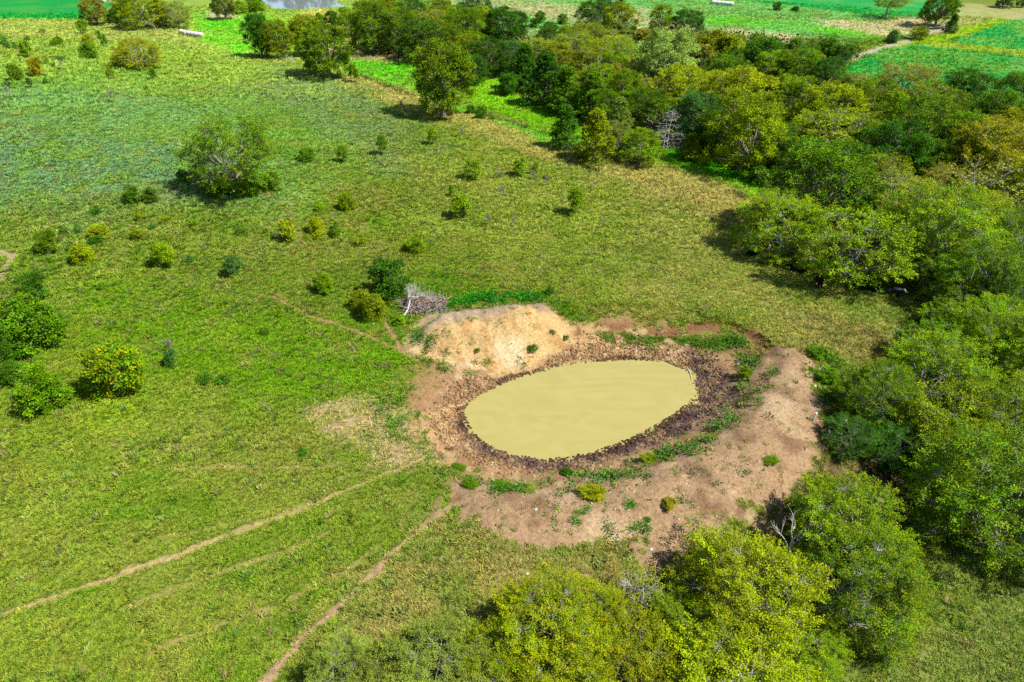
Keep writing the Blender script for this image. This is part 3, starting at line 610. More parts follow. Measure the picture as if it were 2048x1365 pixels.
many('hill', [
 ('fore',272,106,96,'Y',.7,.6), ('bush',177,101,37,'G',.8,.1), ('bush',70,134,27,'R',1.3,.6), ('bush',28,145,26,'G',1.2,.1), ('feather',454,308,192,'G',1.0,.3), ('bush',540,362,42,'G',.9,.2), ('bush',365,352,26,'D',1.1,0), ('bush',430,368,60,'D',.6,.1), ('bush',495,372,50,'G',.6,.1),
 ('bush',264,388,35,'D',1.1,.25), ('bush',302,389,29,'D',1.1,.25), ('bush',92,483,43,'G',1,.15), ('bush',163,506,41,'Y',.95,.2), ('bush',196,462,40,'Y',.7,.3), ('bush',190,480,26,'D',.6,0), ('bush',323,509,46,'L',1.05,.15), ('sapling',466,530,36,'T',.85,0), ('sapling',573,458,32,'Y',.9,.7),
 ('bush',632,450,28,'Y',1.2,.3), ('bush',692,402,34,'L',1.1,.3), ('shrub',670,457,18,'G',1.3,0), ('bush',645,565,40,'L',1,.1), ('bush',831,488,36,'L',.95,.1), ('sapling',922,410,40,'L',.75,.3), ('sapling',946,338,36,'L',.8,.2), ('sapling',1040,331,28,'L',.85,.1), ('sapling',1152,399,34,'L',1.05,.2),
 ('sapling',764,288,18,'G',1.2,.1), ('sapling',865,270,16,'L',1,.1), ('bush',612,309,32,'G',.8,.1), ('sapling',684,306,16,'G',1,.1), ('shrub',484,460,18,'G',1,0), ('sapling',303,147,13,'G',.9,0), ('sapling',218,144,11,'O',1,.5), ('sapling',794/4.876,52,16,'L',.8,.1), ('bush',175,80,17,'Y',1.1,.2), ('sapling',196,69,9,'G',1,0), ('sapling',207,80,11,'G',1,0),
 ('shrub',106,85,11,'G',1,0), ('bush',117,82,13,'L',1,0), ('sapling',50,96,18,'L',.8,.1), ('shrub',4,80,15,'D',1,0), ('shrub',12,90,12,'T',1,0), ('shrub',31,92,10,'T',1,0), ('sapling',58,164,10,'D',1,0), ('shrub',90,120,10,'O',1,0), ('shrub',115,118,10,'T',1,0), ('shrub',124,118,8,'T',1,0), ('shrub',13,166,9,'T',1,0), ('shrub',84,62,8,'D',1,0), ('shrub',53,77,9,'D',1,0), ('shrub',91,161,8,'D',1,0), ('shrub',106,130,9,'T',1,0),
 ('shrub',291,176,8,'G',1,0), ('shrub',126,460,12,'D',1.1,0), ('shrub',156,460,12,'T',1.3,0), ('shrub',190,420,14,'D',1,0), ('shrub',280,430,16,'O',1,.2), ('shrub',330,438,16,'O',.8,.1), ('shrub',388,445,12,'L',1,.1), ('shrub',305,452,9,'T',1,0), ('shrub',98,520,12,'G',1,0), ('sapling',272,466,15,'O',.8,.5), ('shrub',376,518,16,'T',.7,0), ('shrub',142,492,14,'T',1,0),
 ('shrub',380,130,7,'D',1,0), ('shrub',627,163,7,'D',1,0), ('shrub',1101,580,14,'D',1,0), ('shrub',527,663,13,'D',1.2,0), ('shrub',203,573,12,'G',1,0), ('shrub',560,625,12,'L',1,0), ('shrub',605,905,26,'D',.6,0), ('shrub',605,675,12,'G',1,0), ('shrub',640,412,14,'L',1.2,.1), ('shrub',640,470,20,'Y',.8,.1), ('shrub',720,480,18,'O',1,.1), ('sapling',1070,335,9,'O',1.3,.3), ('shrub',1098,350,12,'Y',1,.2), ('sapling',903,380,9,'G',1.4,0)])
many('pond', [
 ('bush',776,557,80,'D',1.0,0), ('bush',746,612,48,'O',1.1,.1), ('bush',722,598,44,'O',.9,.1), ('bush',800,640,18,'L',.8,0), ('bush',62,572,58,'D',.9,.05), ('bush',58,645,104,'G',1.05,.15), ('bush',2,690,62,'D',1.5,.1), ('bush',75,778,92,'G',1.05,.25), ('bush',222,738,112,'G',.95,.75), ('sapling',340,712,26,'T',.9,0), ('sapling',120,642,26,'G',.9,.1), ('shrub',410,755,36,'D',.6,0), ('shrub',445,760,30,'D',.6,0), ('bush',20,745,50,'D',1,.1)])
many('far', [
 ('round',1190,30,85,'D',.75,.05), ('round',1240,36,72,'O',.8,.2), ('round',1222,2,62,'D',1,0), ('round',1373,50,76,'D',.85,0), ('round',1325,35,55,'O',1,.1), ('lone',1885,12,76,'G',.9,.2), ('cedar',1905,48,26,'D',1,0), ('bush',1787,73,19,'T',1,0), ('bush',1840,66,36,'O',.7,.2),
 ('round',585,-62,64,'D',1,0), ('round',640,-60,50,'G',1,0), ('round',535,-56,44,'D',1,0), ('round',948,6,72,'T',.9,0), ('bush',1555,13,14,'D',.8,0), ('bush',1591,18,11,'D',.7,0), ('round',2012,0,36,'D',.7,0), ('round',2046,4,24,'D',.9,0), ('lone',446,10,46,'E',1,.1), ('bush',509,6,42,'L',.8,0), ('bush',475,14,40,'L',.6,0), ('bush',424,12,9,'D',.9,0), ('bush',1080,35,22,'G',1,0), ('bush',1125,38,22,'G',.9,0), ('bush',640,40,18,'G',1.1,0), ('bush',1068,47,14,'D',1,0),('bush',1100,52,26,'D',.6,0),('bush',1130,60,30,'O',.6,0)])
many('draw', [
 ('bush',1420,85,70,'O',.7,.2), ('bush',1462,92,60,'O',.75,.2), ('bush',1470,118,40,'D',.8,0), ('bush',1520,92,60,'G',.7,.1), ('bush',1500,110,40,'D',.8,0), ('round',1600,105,80,'G',.8,.1), ('bush',1568,112,50,'D',.8,0), ('bush',1655,98,46,'G',.9,0), ('bush',1680,108,44,'D',.8,0), ('bush',1630,118,36,'B',.7,0), ('bush',1400,108,50,'B',.7,.3), ('bush',1370,100,50,'O',.7,.3), ('bush',1700,98,26,'G',.8,0), ('bush',1430,130,44,'O',.8,.1), ('bush',1545,85,30,'G',.7,0),('bush',1310,88,50,'O',.7,.2),('bush',1290,70,40,'B',.6,.2)])

# ------------------------------------------------------------------ bare trees, fallen wood
def branchy(T, p, d, L, rad, depth, r, spread=.6, kids=(2, 4), lift=.12):
    p = np.asarray(p, float); q = p + d * L; path = bend(p, q, r, .07, 4); T.add(path, np.linspace(rad, rad * .45, 4), 6 if depth > 1 else 4)
    if depth == 0: return
    for i in range(r.integers(*kids) + 1):
        t = r.uniform(.3, 1.0); b_ = p + (q - p) * t
        nd = nrm(d + r.normal(0, spread, 3) + np.array((0, 0, lift))); branchy(T, b_, nd, L * r.uniform(.45, .72), rad * .5, depth - 1, r, spread, kids, lift)
def bare(name, label, cat, px, py, size, seed, m, d=(0, 0, 1), parts='trunk', rad=.016, depth=4, group=None, **kw):
    g, t = ground_at(px, py); r = np.random.default_rng(seed); T = Tubes(); branchy(T, (0, 0, 0), nrm(np.array(d, float)), .42, rad, depth, r, **kw)
    V = np.array(T.V); o = obj(name, mesh_np(name, V * size, T.F, smooth=True), m, loc=(g[0], g[1], g[2] - .05)); return tag(o, label, cat, group)
def dead_conifer(px, py, wpx, hpx):
    g, t = ground_at(px, py); r = np.random.default_rng(5); T = Tubes(); H = hpx * t / FOC / .93; R = wpx * t / FOC / 2
    for dx in (0, -.16 * R):
        T.add([(dx, 0, -.1), (dx + .1, .05, H * .5), (dx + .3 * (1 if dx == 0 else -.1), 0, H * (1 if dx == 0 else .82))], [.11, .07, .02], 6)
    for i in range(70):
        z = H * r.uniform(.08, .95); a = r.uniform(0, 6.283); L = R * (1.08 - z / H) ** .7 * r.uniform(.7, 1.15)
        dr = np.array((math.cos(a), math.sin(a), r.uniform(-.05, .3))); p = np.array((.1, 0, z)); q = p + dr * L
        T.add(bend(p, q, r, .05, 4), [.024, .018, .013, .006], 4)
        for k in range(5):
            s = r.uniform(.35, 1); b_ = p + (q - p) * s; e = b_ + nrm(dr + r.normal(0, .6, 3)) * L * .32; T.add([b_, (b_ + e) / 2, e], [.015, .011, .006], 3)
    o = obj('dead_tree', mesh_np('dead_tree', T.V, T.F, smooth=True), m_dead, loc=(g[0], g[1], g[2])); tag(o, 'bleached white dead conifer with bare spreading branches at the wood edge', 'dead tree')
dead_conifer(1332, 304, 84, 78)
bare('dead_tree', 'bare grey dead shrub tree tangled in the centre of the round yellow hill tree', 'dead tree', 284, 110, 5.5, 3, m_dead, depth=4, rad=.02, group='bare wood')
bare('dead_tree', 'leaning bleached snag against the olive tree trunk at the hill foot', 'dead tree', 592, 128, 5.0, 11, m_dead, d=(-.6, -.2, .7), depth=3, group='bare wood')
bare('dead_tree', 'white forked dead snag in the far brush beyond the wood', 'dead tree', 1222, 56, 7.0, 12, m_dead, depth=2, group='bare wood')
bare('dead_tree', 'pale bare branching snag poking out of the wood canopy', 'dead tree', 1196, 196, 12.0, 13, m_dead, depth=4, group='bare wood')
bare('dead_tree', 'dead bare branches reaching from between the two bushy trees below the dam', 'dead tree', 1550, 1140, 7.5, 14, m_dead, d=(.25, .1, .9), depth=3, group='bare wood', spread=.5)
bare('dead_tree', 'thin leafless snag beside the russet tree below the dam', 'dead tree', 1265, 1215, 6.0, 15, m_dead, depth=4, group='bare wood', spread=.6)
bare('dead_tree', 'grey leafless snag beneath the lime tree below the dam', 'dead tree', 1370, 1360, 6.5, 17, m_dead, depth=4, group='bare wood', spread=.7)
bare('fallen_tree', 'grey dry fallen tree top lying beside the round yellow-green tree on the upper slope', 'fallen tree', 316, 66, 7.5, 21, m_twig, d=(-.25, .1, .55), depth=4, group='bare wood')
bare('fallen_branch', 'pale fallen branches lying along the shaded dam foot', 'branch', 1690, 905, 6.5, 22, m_dead, d=(-.8, .35, .12), depth=3, group='bare wood', lift=.0, spread=.35)
bare('fallen_tree', 'white bare fallen tree with forked limbs beside the dirt mound', 'fallen tree', 806, 634, 6.4, 24, m_dead, d=(.2, .6, .5), rad=.02, depth=4, group='bare wood', spread=.55, kids=(3, 5))
def brush_pile(px, py, wid, n, label, m, name='brush_pile', red=0):
    g, t = ground_at(px, py); r = np.random.default_rng(int(px)); root = bpy.data.objects.new(name, None); COL.objects.link(root); root.location = g; tag(root, label, 'brush pile')
    for part, mm, cnt in (('branches', m, n), ('broken_wood', m_rust, red)):
        if not cnt: continue
        T = Tubes()
        for i in range(cnt):
            a = r.uniform(0, 6.283); q = math.sqrt(r.random()); b_ = np.array((q * math.cos(a) * wid * .5, q * math.sin(a) * wid * .32, (1 - q) * wid * .16 * r.random()))
            d = nrm(np.array((r.normal(0, 1), r.normal(0, 1), abs(r.normal(.35, .35))))); L = wid * r.uniform(.12, .38)
            T.add(bend(b_, b_ + d * L, r, .12, 4), np.linspace(.045, .01, 4) * (2.2 if mm is m_rust else 1), 4)
        obj(part, mesh_np(part, T.V, T.F, smooth=True), mm, root)
    return root
brush_pile(852, 612, 5.2, 260, 'heaped purplish-grey brush pile beside the white fallen tree', m_twig, red=14)
brush_pile(448, 27, 9, 140, 'dark heap of cut branches under the sparse tree in the far meadow', m_twig)
brush_pile(1640, 745, 2.0, 30, 'small pile of bleached sticks at the foot of the dam by the lime bushes', m_dead)
for px, py, sz in \
    [(1003,396,2.2),(1030,452,2.3),(978,452,2.6),(1094,372,2.6),(1187,380,2.2),(882,310,2.4),(925,276,2.6),(805,222,3.2),(1205,458,2.2),(1000,360,2.6),(1066,360,2.2),(20,196,3),(227,206,3.4),(124,136,2.4),(342,704,2.2),(672,445,2.0),(410,498,1.6)]:
    bare('dry_shrub', 'small leafless grey twig shrub standing in the pasture grass', 'shrub', px, py, sz, int(px), m_twig, d=(0, 0, .5), depth=3, rad=.008, group='leafless shrubs in the pasture', spread=.5, kids=(7, 10), lift=.5)
bare('white_trunk_tree_limbs', 'x', 'tree', 1772, 38, 12, 41, m_pale, depth=3, rad=.03, spread=.5)
o = bpy.data.objects['white_trunk_tree_limbs']; o.name = 'trunk'
del o['label'], o['category']
r_ = plant('feather', 1770, 2, 66, 'O', 'far', .55, .2, 'pale-trunked tree with bare forking limbs on the far field edge')
for ch in list(r_.children):
    if ch.name.startswith('trunk'): bpy.data.objects.remove(ch)
wl_ = o.location.copy(); r_loc = r_.location.copy(); r_.location = wl_; o.parent = r_; o.location = (0, 0, 0)
for ch in r_.children:
    if ch.name.startswith('crown'): ch.location = (0, 0, 3.0)

# ------------------------------------------------------------------ cattle
m_cow, nt, b = mat('black_hide', .75, .08)
c = N(nt, 'ShaderNodeRGB'); c.outputs[0].default_value = (.005, .0045, .005, 1); s, _ = noise_mul(nt, c.outputs[0], 9, .7, 1.5); nt.links.new(s, b.inputs['Base Color'])
m_cowf, nt, b = mat('black_hide_white_face', .55, .3)
tc = N(nt, 'ShaderNodeTexCoord'); sp = N(nt, 'ShaderNodeSeparateXYZ'); nt.links.new(tc.outputs['Object'], sp.inputs[0])
cr = N(nt, 'ShaderNodeValToRGB'); cr.color_ramp.interpolation = 'CONSTANT'; cr.color_ramp.elements[0].color = (.012, .011, .012, 1); cr.color_ramp.elements[1].color = (.75, .72, .68, 1); cr.color_ramp.elements[1].position = .4
mr = N(nt, 'ShaderNodeMapRange'); mr.inputs['From Min'].default_value = .55; mr.inputs['From Max'].default_value = 1.75; nt.links.new(sp.outputs[0], mr.inputs['Value']); nt.links.new(mr.outputs[0], cr.inputs[0]); nt.links.new(cr.outputs[0], b.inputs['Base Color'])
def skin_mesh(name, chains):
    V = []; E = []; R = []
    for ch in chains:
        prev = None
        for it in ch:
            if isinstance(it, int): prev = it; continue
            V.append(it[:3]); R.append(it[3:] if len(it) > 4 else (it[3], it[3])); k = len(V) - 1
            if prev is not None: E.append((prev, k))
            prev = k
    me = bpy.data.meshes.new(name); me.from_pydata(V, E, []); o = bpy.data.objects.new(name, me); COL.objects.link(o)
    md = o.modifiers.new('skin', 'SKIN'); o.modifiers.new('sub', 'SUBSURF').levels = 1; o.modifiers['sub'].render_levels = 1
    for i, sv in enumerate(me.skin_vertices[0].data): sv.radius = R[i]; sv.use_root = (i == 0)
    dg = bpy.context.evaluated_depsgraph_get(); ev = o.evaluated_get(dg); nm = bpy.data.meshes.new_from_object(ev); bpy.data.objects.remove(o)
    for p in nm.polygons: p.use_smooth = True
    return nm
def cow_mesh(lying, head_up):
    z = 1.02 if not lying else .42; ch = []
    # spine 0..4
    ch.append([(-.2, 0, z, .36, .40), (-.62, 0, z + .06, .33, .36), (-.9, 0, z + .05, .22, .28)])
    ch.append([0, (.3, 0, z, .34, .39), (.62, 0, z + .02, .28, .35)])                      # 3,4
    hz = z + (.42 if head_up else .05)
    ch.append([4, (.86, 0, (z + .1 + hz) / 2 + .08, .2, .24), (1.1, 0, hz, .15, .17), (1.32, 0, hz - .14, .11, .12), (1.48, 0, hz - .24, .085, .085)])   # 5..8
    for s in (-1, 1): ch.append([6, (1.06, s * .24, hz + .06, .05, .03)])
    ch.append([2, (-1.02, 0, z + .05, .04), (-1.1, 0, z - .35, .03), (-1.1, .02, max(z - .75, .08), .05)])
    for s in (-1, 1):
        if not lying:
            ch.append([4, (.55, s * .17, .62, .13), (.53, s * .18, .36, .075), (.54, s * .18, .06, .06)])
            ch.append([1, (-.7, s * .19, .68, .16), (-.84, s * .19, .42, .085), (-.78, s * .19, .06, .06)])
        else:
            ch.append([4, (.62, s * .3, .16, .11), (.86, s * .32, .1, .075), (.62, s * .36, .07, .06)])
            ch.append([1, (-.45, s * .38, .2, .16), (-.2, s * .46, .12, .09), (-.5, s * .5, .08, .06)])
    return skin_mesh('cow', ch)
stand_up, stand_low, lie_up = cow_mesh(False, True), cow_mesh(False, False), cow_mesh(True, True)
for px, py, rz, me_, mm, lab in [
    (1502, 511, 185, lie_up, m_cow, 'black cow lying in the shade of the round yellow-tipped tree'),
    (1594, 545, 150, lie_up, m_cow, 'black cow lying with raised head in the narrow strip of shade'),
    (1632, 573, 95, stand_low, m_cow, 'black cow standing tail-on at the edge of the tree shade'),
    (1716, 580, 20, stand_low, m_cow, 'black cow standing under the low boughs of the feathery green tree'),
    (1738, 582, 160, lie_up, m_cow, 'black cow lying beside the standing cow under the low boughs'),
    (1784, 596, -10, stand_low, m_cowf, 'black cow with a white face stepping out from under the trees')]:
    g, t = ground_at(px, py); me2 = me_.copy(); me2.materials.clear()
    o = obj('cow', me2, mm, loc=(g[0], g[1], g[2])); o.rotation_euler = (0, 0, math.radians(rz)); tag(o, lab, 'cow', 'cattle resting at the tree line')

# ------------------------------------------------------------------ wrapped bale rows
m_wrap = plain('white_bale_wrap', (.42, .40, .39), .6, 3, .85, 1.1, .4); m_hay = plain('weathered_hay_end', (.42, .24, .13), .95, 10, .7, 1.3)
def bale_row(a, b_, rad, label):
    A, _ = ground_at(*a); B, _ = ground_at(*b_); A = A[:3]; B = B[:3]; D = B - A; L = float(np.hypot(D[0], D[1])); n = max(1, round(L / (rad * 1.9)))
    root = bpy.data.objects.new('bale_row', None); COL.objects.link(root); root.location = A; root.rotation_euler = (0, 0, math.atan2(D[1], D[0])); tag(root, label, 'hay bales', 'wrapped bale rows')
    s = L / n; prof = [(0, .93), (.08, .985), (.5, 1.0), (.92, .985), (1.0, .93)]
    for i in range(n):
        V, F = tube([(i * s + p * s, 0, rad * .93 + D[2] * (i + .5) / n) for p, _ in prof], [rad * q for _, q in prof], 16); obj('bale', mesh_np('bale', V, F, smooth=True), m_wrap, root)
    for x, sg in ((0, -1), (L, 1)):
        c = np.array((x, 0, rad * .93 + D[2] * (.5 / n if x == 0 else 1 - .5 / n)))
        V, F = tube([c, c + (sg * .06, 0, 0), c + (sg * .08, 0, 0)], [rad * .92, rad * .8, .01], 16); obj('hay_end', mesh_np('hay_end', V, F), m_hay, root)
bale_row((362, 68), (374, 71), .68, 'short white wrapped bale tube end to end with a longer one on the upper slope')
bale_row((377, 71), (407, 76), .68, 'long white wrapped bale tube with a brown end on the upper slope')
bale_row((1424, 9), (1466, 13), .75, 'white wrapped bale tube lying along the far meadow edge')
bale_row((180, 2), (211, 6), .75, 'white wrapped bale tube on the far crop field edge')
bale_row((222, 10), (231, 11), .75, 'single white wrapped bale between the crop field and the yellow-green tree')

# ------------------------------------------------------------------ small things by the pond
m_pipe = plain('pale_blue_pipe', (.42, .56, .66), .5, 5, .85, 1.1, .4)
g, t = ground_at(1627, 842); T = Tubes(); T.add([(0, 0, -.3), (0, 0, .35), (.02, 0, .82)], [.065, .065, .065], 10); T.add([(.02, 0, .8), (.02, 0, .84), (.02, 0, .93), (.02, 0, .96)], [.09, .105, .105, .01], 10)
tag(obj('marker_pipe', mesh_np('marker_pipe', T.V, T.F, smooth=True), m_pipe, loc=g), 'short pale blue pipe standing at the foot of the dam slope', 'pipe')
r = np.random.default_rng(3); A = np.array((*on_plane(1373, 735, WATER_Z), WATER_Z)); B = np.array((*on_plane(1383, 764, WATER_Z), WATER_Z)); T = Tubes(); T.add(bend((0, 0, .05), B - A + np.array((0, 0, .02)), r, .03, 5), [.045, .04, .035, .03, .02], 5)
T.add([(B - A) * .6 + (0, 0, .03), (B - A) * .75 + (-.4, .1, .05)], [.02, .008], 4)
tag(obj('floating_stick', mesh_np('floating_stick', T.V, T.F, smooth=True), m_dead, loc=A), 'thin pale stick lying in the muddy water by the dark bank', 'stick')
m_rock = plain('white_limestone', (.3, .27, .23), .9, 7, .75, 1.2)
for i, (px, py, s, lab) in enumerate([(1055,1149,.34,'white stone lying in the dry grass above the russet tree'), (1630,773,.42,'pale boulder at the foot of the dam beside the lime bushes'), (1232,1078,.38,'pale stone half buried in the dam below the green weed patch'),
    (1071,1020,.36,'white stone on the dam crest beside the low grass patch'), (1302,1100,.3,'pale stone low on the outer dam slope'), (1477,730,.45,'dark-flecked pale rock among the weeds at the pond corner'), (1172,692,.3,'white stone on the reddish bank above the pond')]):
    g, t = ground_at(px, py); o = obj('stone', lump(200 + i, .7, 2), m_rock, loc=(g[0], g[1], g[2] + s * .12)); o.scale = (s * 1.0, s * .8, s * .7); o.rotation_euler = (0, 0, i); tag(o, lab, 'stone', 'pale stones round the pond')
def weed(px, py, w, hue, label, hr=.75, tips=.2):
    kinds = PROTO['bush'] if w > 24 else PROTO['shrub']; p = kinds[int(px) % len(kinds)]; d = 60.
    for _ in range(3): Wm = w * d / FOC; g, d = ground_at(px, py, Wm * hr * .4)
    root = bpy.data.objects.new('weed_clump', None); COL.objects.link(root); root.location = (g[0], g[1], float(land(g[:1], g[1:2])[0])); root.rotation_euler = (0, 0, px * 1.3); tag(root, label, 'weed', 'weeds on the bare soil')
    for part in ('trunk', 'crown'):
        o = bpy.data.objects.new({'trunk': 'stem', 'crown': 'foliage'}[part], p[part]); COL.objects.link(o); o.parent = root; o.scale = (Wm * 1.1, Wm * .85, Wm * hr * .8)
        if part == 'crown': o.color = (*alb(*HUE[hue], .44), tips)
weed(1184, 985, 50, 'O', 'round leafy weed with straw-coloured seed heads on the dam crest', 0.37, .7)
weed(1340, 1008, 30, 'B', 'tan seeded weed standing alone on the dam slope', 0.56, .6)
weed(1542, 920, 28, 'G', 'low bright round weed on the bare outer dam slope', 0.31, .3)
weed(1488, 745, 30, 'L', 'tall bright grass clump beside the dark hoof-pocked bank', .8, .3)
weed(1300, 918, 36, 'O', 'olive weed clump where the dam meets the dark mud', 0.37, .3)
weed(1135, 945, 26, 'D', 'dark leafy weed at the edge of the dark mud', 0.50, 0)
weed(1005, 975, 36, 'G', 'spreading green weed between the path end and the mud ring', 0.37, .1)
weed(942, 968, 30, 'G', 'grassy lime weed clump beside the path end', 0.31, .1)
weed(918, 935, 26, 'G', 'lime weed clump between the pale path and the mud ring', 0.31, .1)
weed(1052, 978, 36, 'E', 'grey-green weed clump on the dam end above the path', 0.31, .1)
weed(1066, 696, 20, 'D', 'dark weed at the foot of the dirt mound facing the pond', 0.56, .1)
weed(1104, 664, 13, 'D', 'dark weed on the sunny shoulder of the dirt mound', 0.50, 0)
weed(1132, 676, 14, 'D', 'dark weed in the gully end of the dirt mound', 0.50, 0)
weed(955, 700, 11, 'G', 'small green weed low on the front of the dirt mound', 0.50, 0)
weed(1295, 1040, 15, 'T', 'blue-green weed on the dam slope below the seeded weed', 0.50, 0)

def sprig(seed, n=34):
    r = np.random.default_rng(seed); P = r.normal(0, 1, (n, 3)) * np.array((.22, .22, .1)) + np.array((0, 0, .16)); A = nrm(P * np.array((1, 1, .5)) + r.normal(0, .12, (n, 3)) + np.array((0, 0, .12))); Nn = nrm(r.normal(0, .5, (n, 3)) + np.array((0, 0, 1)))
    S = nrm(np.cross(Nn, A)); L = r.uniform(.1, .2, (n, 1)); V = np.stack([P, P + A * L * .5 + S * L * .32, P + A * L, P + A * L * .5 - S * L * .32], 1)
    return mesh_np('sprig', V.reshape(-1, 3), np.arange(n * 4).reshape(-1, 4))
def in_poly(p, dens):
    p = np.array(GP(p)); lo, hi = p.min(0), p.max(0); n = int((hi[0] - lo[0]) * (hi[1] - lo[1]) * dens); x = RNG.uniform(lo[0], hi[0], n); y = RNG.uniform(lo[1], hi[1], n)
    k = poly_dist([tuple(q) for q in p], x, y) < 0; x, y = x[k], y[k]; k = fbm(x, y, 1.4, 4, 3) > .47; return x[k], y[k]
WX, WC, WS = [], [], []
for p, dens, cols, s0, s1 in [
 ([(880,890),(960,965),(1100,965),(1250,930),(1400,875),(1470,800),(1500,730),(1535,740),(1490,840),(1420,905),(1280,960),(1120,990),(960,1000),(865,940)], 3.4, [(95,150,45),(75,130,35),(130,150,80)], .7, 1.7),
 ([(820,690),(880,672),(960,702),(1050,700),(1065,745),(960,765),(850,738)], 2.2, [(70,140,30),(95,160,35),(60,120,40)], .5, 1.2),
 ([(860,640),(1000,640),(1110,640),(1090,690),(960,690),(850,690)], .5, [(85,150,35),(110,170,40)], .4, .9),
 ([(1190,664),(1490,670),(1510,692),(1400,704),(1220,694)], 6, [(112,158,42),(90,145,38)], .5, 1.1),
 ([(1128,1036),(1185,1008),(1205,1020),(1160,1050)], 22, [(85,165,20),(105,175,35)], .4, .8), ([(1245,994),(1290,1000),(1300,1018),(1252,1016)], 16, [(85,165,20)], .4, .8), ([(1556,836),(1566,836),(1592,864),(1580,868)], 16, [(105,185,20)], .4, .7),
 ([(1215,1035),(1320,1040),(1310,1082),(1205,1075)], 4, [(80,135,50),(90,160,30)], .5, 1.2), ([(1510,795),(1560,800),(1555,815),(1520,815)], 10, [(120,175,45)], .4, .8), ([(1000,1030),(1045,1025),(1040,1045),(1005,1045)], 10, [(85,160,25)], .4, .8),
 ([(800,640),(855,650),(870,690),(820,705),(790,670)], 5, [(85,165,30),(70,140,30)], .5, 1.2), ([(740,770),(850,780),(870,930),(800,900),(740,830)], 2.6, [(105,160,35),(80,140,30)], .5, 1.4),
 ([(860,606),(960,590),(1090,588),(1100,600),(960,606),(880,622)], 9, [(50,150,35),(70,165,30)], .7, 1.5), ([(960,1040),(1560,900),(1620,960),(1400,1090),(1100,1100)], .8, [(90,130,60),(100,150,40),(75,125,60)], .4, 1.1),
 ([(1470,670),(1530,690),(1560,760),(1500,760),(1480,700)], 4, [(95,140,50),(80,130,40)], .7, 1.6), ([(1500,760),(1580,780),(1480,880),(1400,900)], 1.2, [(150,160,90),(110,150,50)], .6, 1.3),
 ([(1600,690),(1680,720),(1700,820),(1650,800),(1620,750)], 4, [(90,150,25),(70,130,25)], .8, 2.0)]:
    x, y = in_poly(p, dens); k = poly_dist(SHORE, x, y, 5) > 1.0; x, y = x[k], y[k]
    if not len(x): continue
    WX.append(np.c_[x, y, land(x, y)]); WS.append(RNG.uniform(s0, s1, len(x))); cc = np.array([alb(*c, .5) for c in cols]); WC.append(jitter(cc[RNG.integers(0, len(cols), len(x))], .75, 1.3))
scatter('low_weeds', np.concatenate(WX), np.concatenate(WS), np.concatenate(WC), [sprig(i) for i in range(4)], m_weed, 'low leafy weeds dotted over the bare soil round the pond and mound', 'weeds')
# undergrowth inside the wood and along the fence line
UX, US, UC = [], [], []
for p, dens, s0, s1 in [([(1050,110),(1240,130),(1450,110),(1640,150),(1760,190),(2048,240),(2048,560),(1850,520),(1650,400),(1540,360),(1400,300),(1200,230),(1050,190)], .35, 3, 6), ([(700,40),(880,40),(1040,70),(1040,150),(960,150),(830,110),(700,90)], .12, 4, 7),
    ([(1250,70),(1440,70),(1720,95),(1700,125),(1620,150),(1420,140),(1280,110)], .14, 3, 6), ([(1650,800),(1800,780),(2048,700),(2048,1080),(1900,960),(1720,930)], .7, 1.5, 3)]:
    x, y = in_poly(p, dens); UX.append(np.c_[x, y, land(x, y)]); US.append(RNG.uniform(s0, s1, len(x))); UC.append(jitter(np.zeros((len(x), 3)) + alb(85, 105, 40, .45), .7, 1.3))
for p in [[(700,148),(760,170),(830,196)], [(925,218),(1000,242),(1100,272),(1240,310)], [(1330,335),(1420,368),(1520,408)]]:
    q = np.array(GP(p)); 
    for a, b_ in zip(q[:-1], q[1:]):
        n = int(np.linalg.norm(b_ - a) * 2.2); t = RNG.random((n, 1)); v = a + (b_ - a) * t + RNG.normal(0, .5, (n, 2)); UX.append(np.c_[v, land(v[:, 0], v[:, 1])]); US.append(RNG.uniform(.8, 2.0, n)); UC.append(jitter(np.zeros((n, 3)) + alb(115, 110, 62, .42), .6, 1.3))
scatter('undergrowth', np.concatenate(UX), np.concatenate(US), np.concatenate(UC), [sprig(i + 9) for i in range(4)], m_weed, 'low dull-green undergrowth beneath the wood and along the old fence line', 'undergrowth')
# trodden mud
n = 42000; lo, hi = np.min(SHORE, 0) - 6, np.max(SHORE, 0) + 6; x = RNG.uniform(lo[0], hi[0], n); y = RNG.uniform(lo[1], hi[1], n)
dw = poly_dist(SHORE, x, y, 8); k = (dw > -.25) & (dw < 4.2) & (RNG.random(n) < sstep(3.2, .9, dw + (fbm(x, y, 3, 1, 2) - .5) * 3) + .02) & (poly_dist(MOUND, x, y, 8) > .4); x, y = x[k], y[k]
c, _ = land_colour(x, y); scatter('mud_clods', np.c_[x, y, land(x, y) + .02], RNG.uniform(.14, .38, len(x)), jitter(np.where(RNG.random((len(x), 1)) < .3, c * .55, c * 1.05), .7, 1.25, .04), [lump(i, .8) for i in range(5)], m_clod, 'hoof-trodden clods of mud ringing the pond water', 'mud', .5)  # some clods darkened in colour to read as shaded hoof pits
x, y = in_poly([(960,1040),(1100,985),(1300,960),(1450,900),(1560,740),(1640,760),(1650,880),(1600,950),(1420,1080),(1200,1090)], 6.0); c, _ = land_colour(x, y)
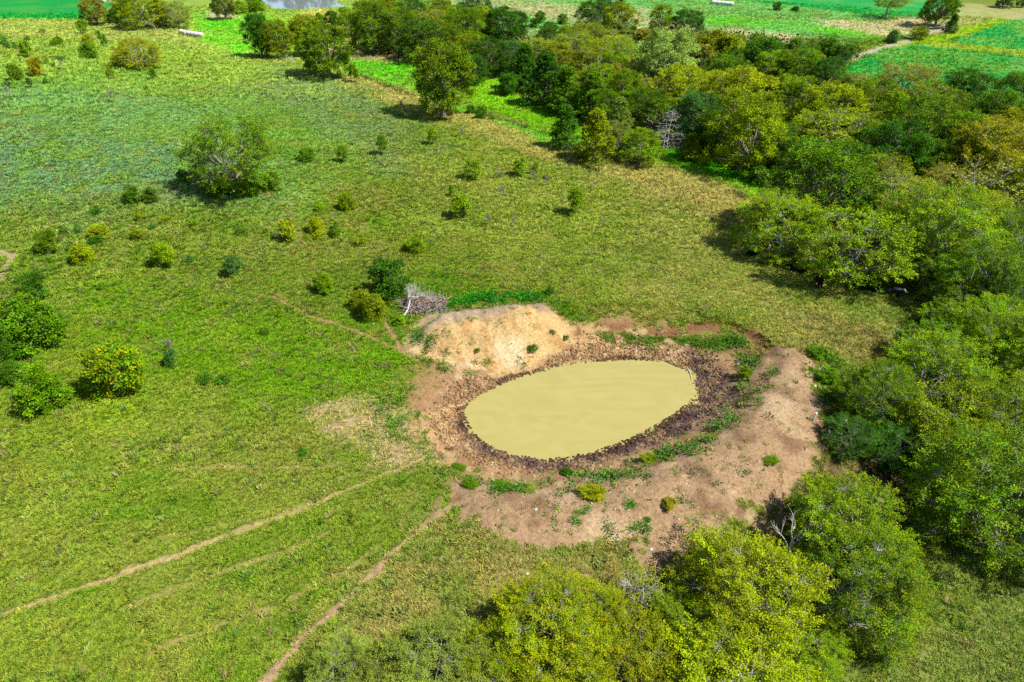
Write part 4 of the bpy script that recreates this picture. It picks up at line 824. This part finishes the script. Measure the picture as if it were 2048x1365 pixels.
scatter('pebbles', np.c_[x, y, land(x, y)], RNG.uniform(.05, .17, len(x)) * RNG.choice([.7, 1, 1.4], len(x)), jitter(np.where(RNG.random((len(x), 1)) < .45, alb(226, 206, 180, .36), c * .8), .85, 1.1, .03), [lump(20 + i, .6) for i in range(4)], m_stone, 'scattered pale pebbles and soil lumps over the bare dam', 'pebbles', .5)
x, y = in_poly([(-40,390),(200,385),(380,420),(400,480),(200,470),(-40,500)], 1.2)
scatter('white_flowers', np.c_[x, y, land(x, y) + .16], RNG.uniform(.07, .17, len(x)), jitter(np.zeros((len(x), 3)) + alb(240, 240, 190, .5), .9, 1.1, .03), [lump(30 + i, .5) for i in range(2)], m_stone, 'specks of small white wildflowers in the hillside grass', 'flowers', .3)

# ------------------------------------------------------------------ labels of look-alikes: told apart by the landmark they stand nearest to
LM = {k: np.array(ground_at(*v)[0][:2]) for k, v in {'the muddy pond': (1160,820), 'the dirt mound': (970,660), 'the bleached dead conifer': (1334,300), 'the pale silvery tree': (1335,170), 'the far crop field corner': (1700,125),
  'the white-faced cow': (1784,594), 'the far pond': (620,18), 'the wrapped bales': (390,70), 'the big feathery hill tree': (455,380), 'the marker pipe': (1627,840), 'the brush pile': (852,612), 'the lone hill-foot tree': (880,205), 'the white-trunked far tree': (1772,38), 'the far meadow bale': (1445,10)}.items()}
ORD = ['nearest', 'second nearest', 'third nearest', 'fourth nearest', 'fifth nearest', 'sixth nearest', 'seventh nearest', 'eighth nearest', 'ninth nearest', 'tenth nearest', 'eleventh nearest', 'twelfth nearest']
byl = {}
for o in SC.objects:
    if o.parent is None and 'label' in o and 'category' in o: byl.setdefault(o['label'], []).append(o)
for lab, L in byl.items():
    if len(L) < 2: continue
    near = {}
    for o in L:
        p = np.array(o.location[:2]); k = min(LM, key=lambda q: np.linalg.norm(LM[q] - p)); near.setdefault(k, []).append((float(np.linalg.norm(LM[k] - p)), o))
    for k, S in near.items():
        S.sort(key=lambda q: q[0])
        for i, (_, o) in enumerate(S):
            if i < len(ORD): o['label'] = ' '.join((lab + (', ' + ORD[i] + ' ' if len(S) > 1 else ', near ') + k).split()[:16])
            else: o['label'] = lab + ', well away from ' + k
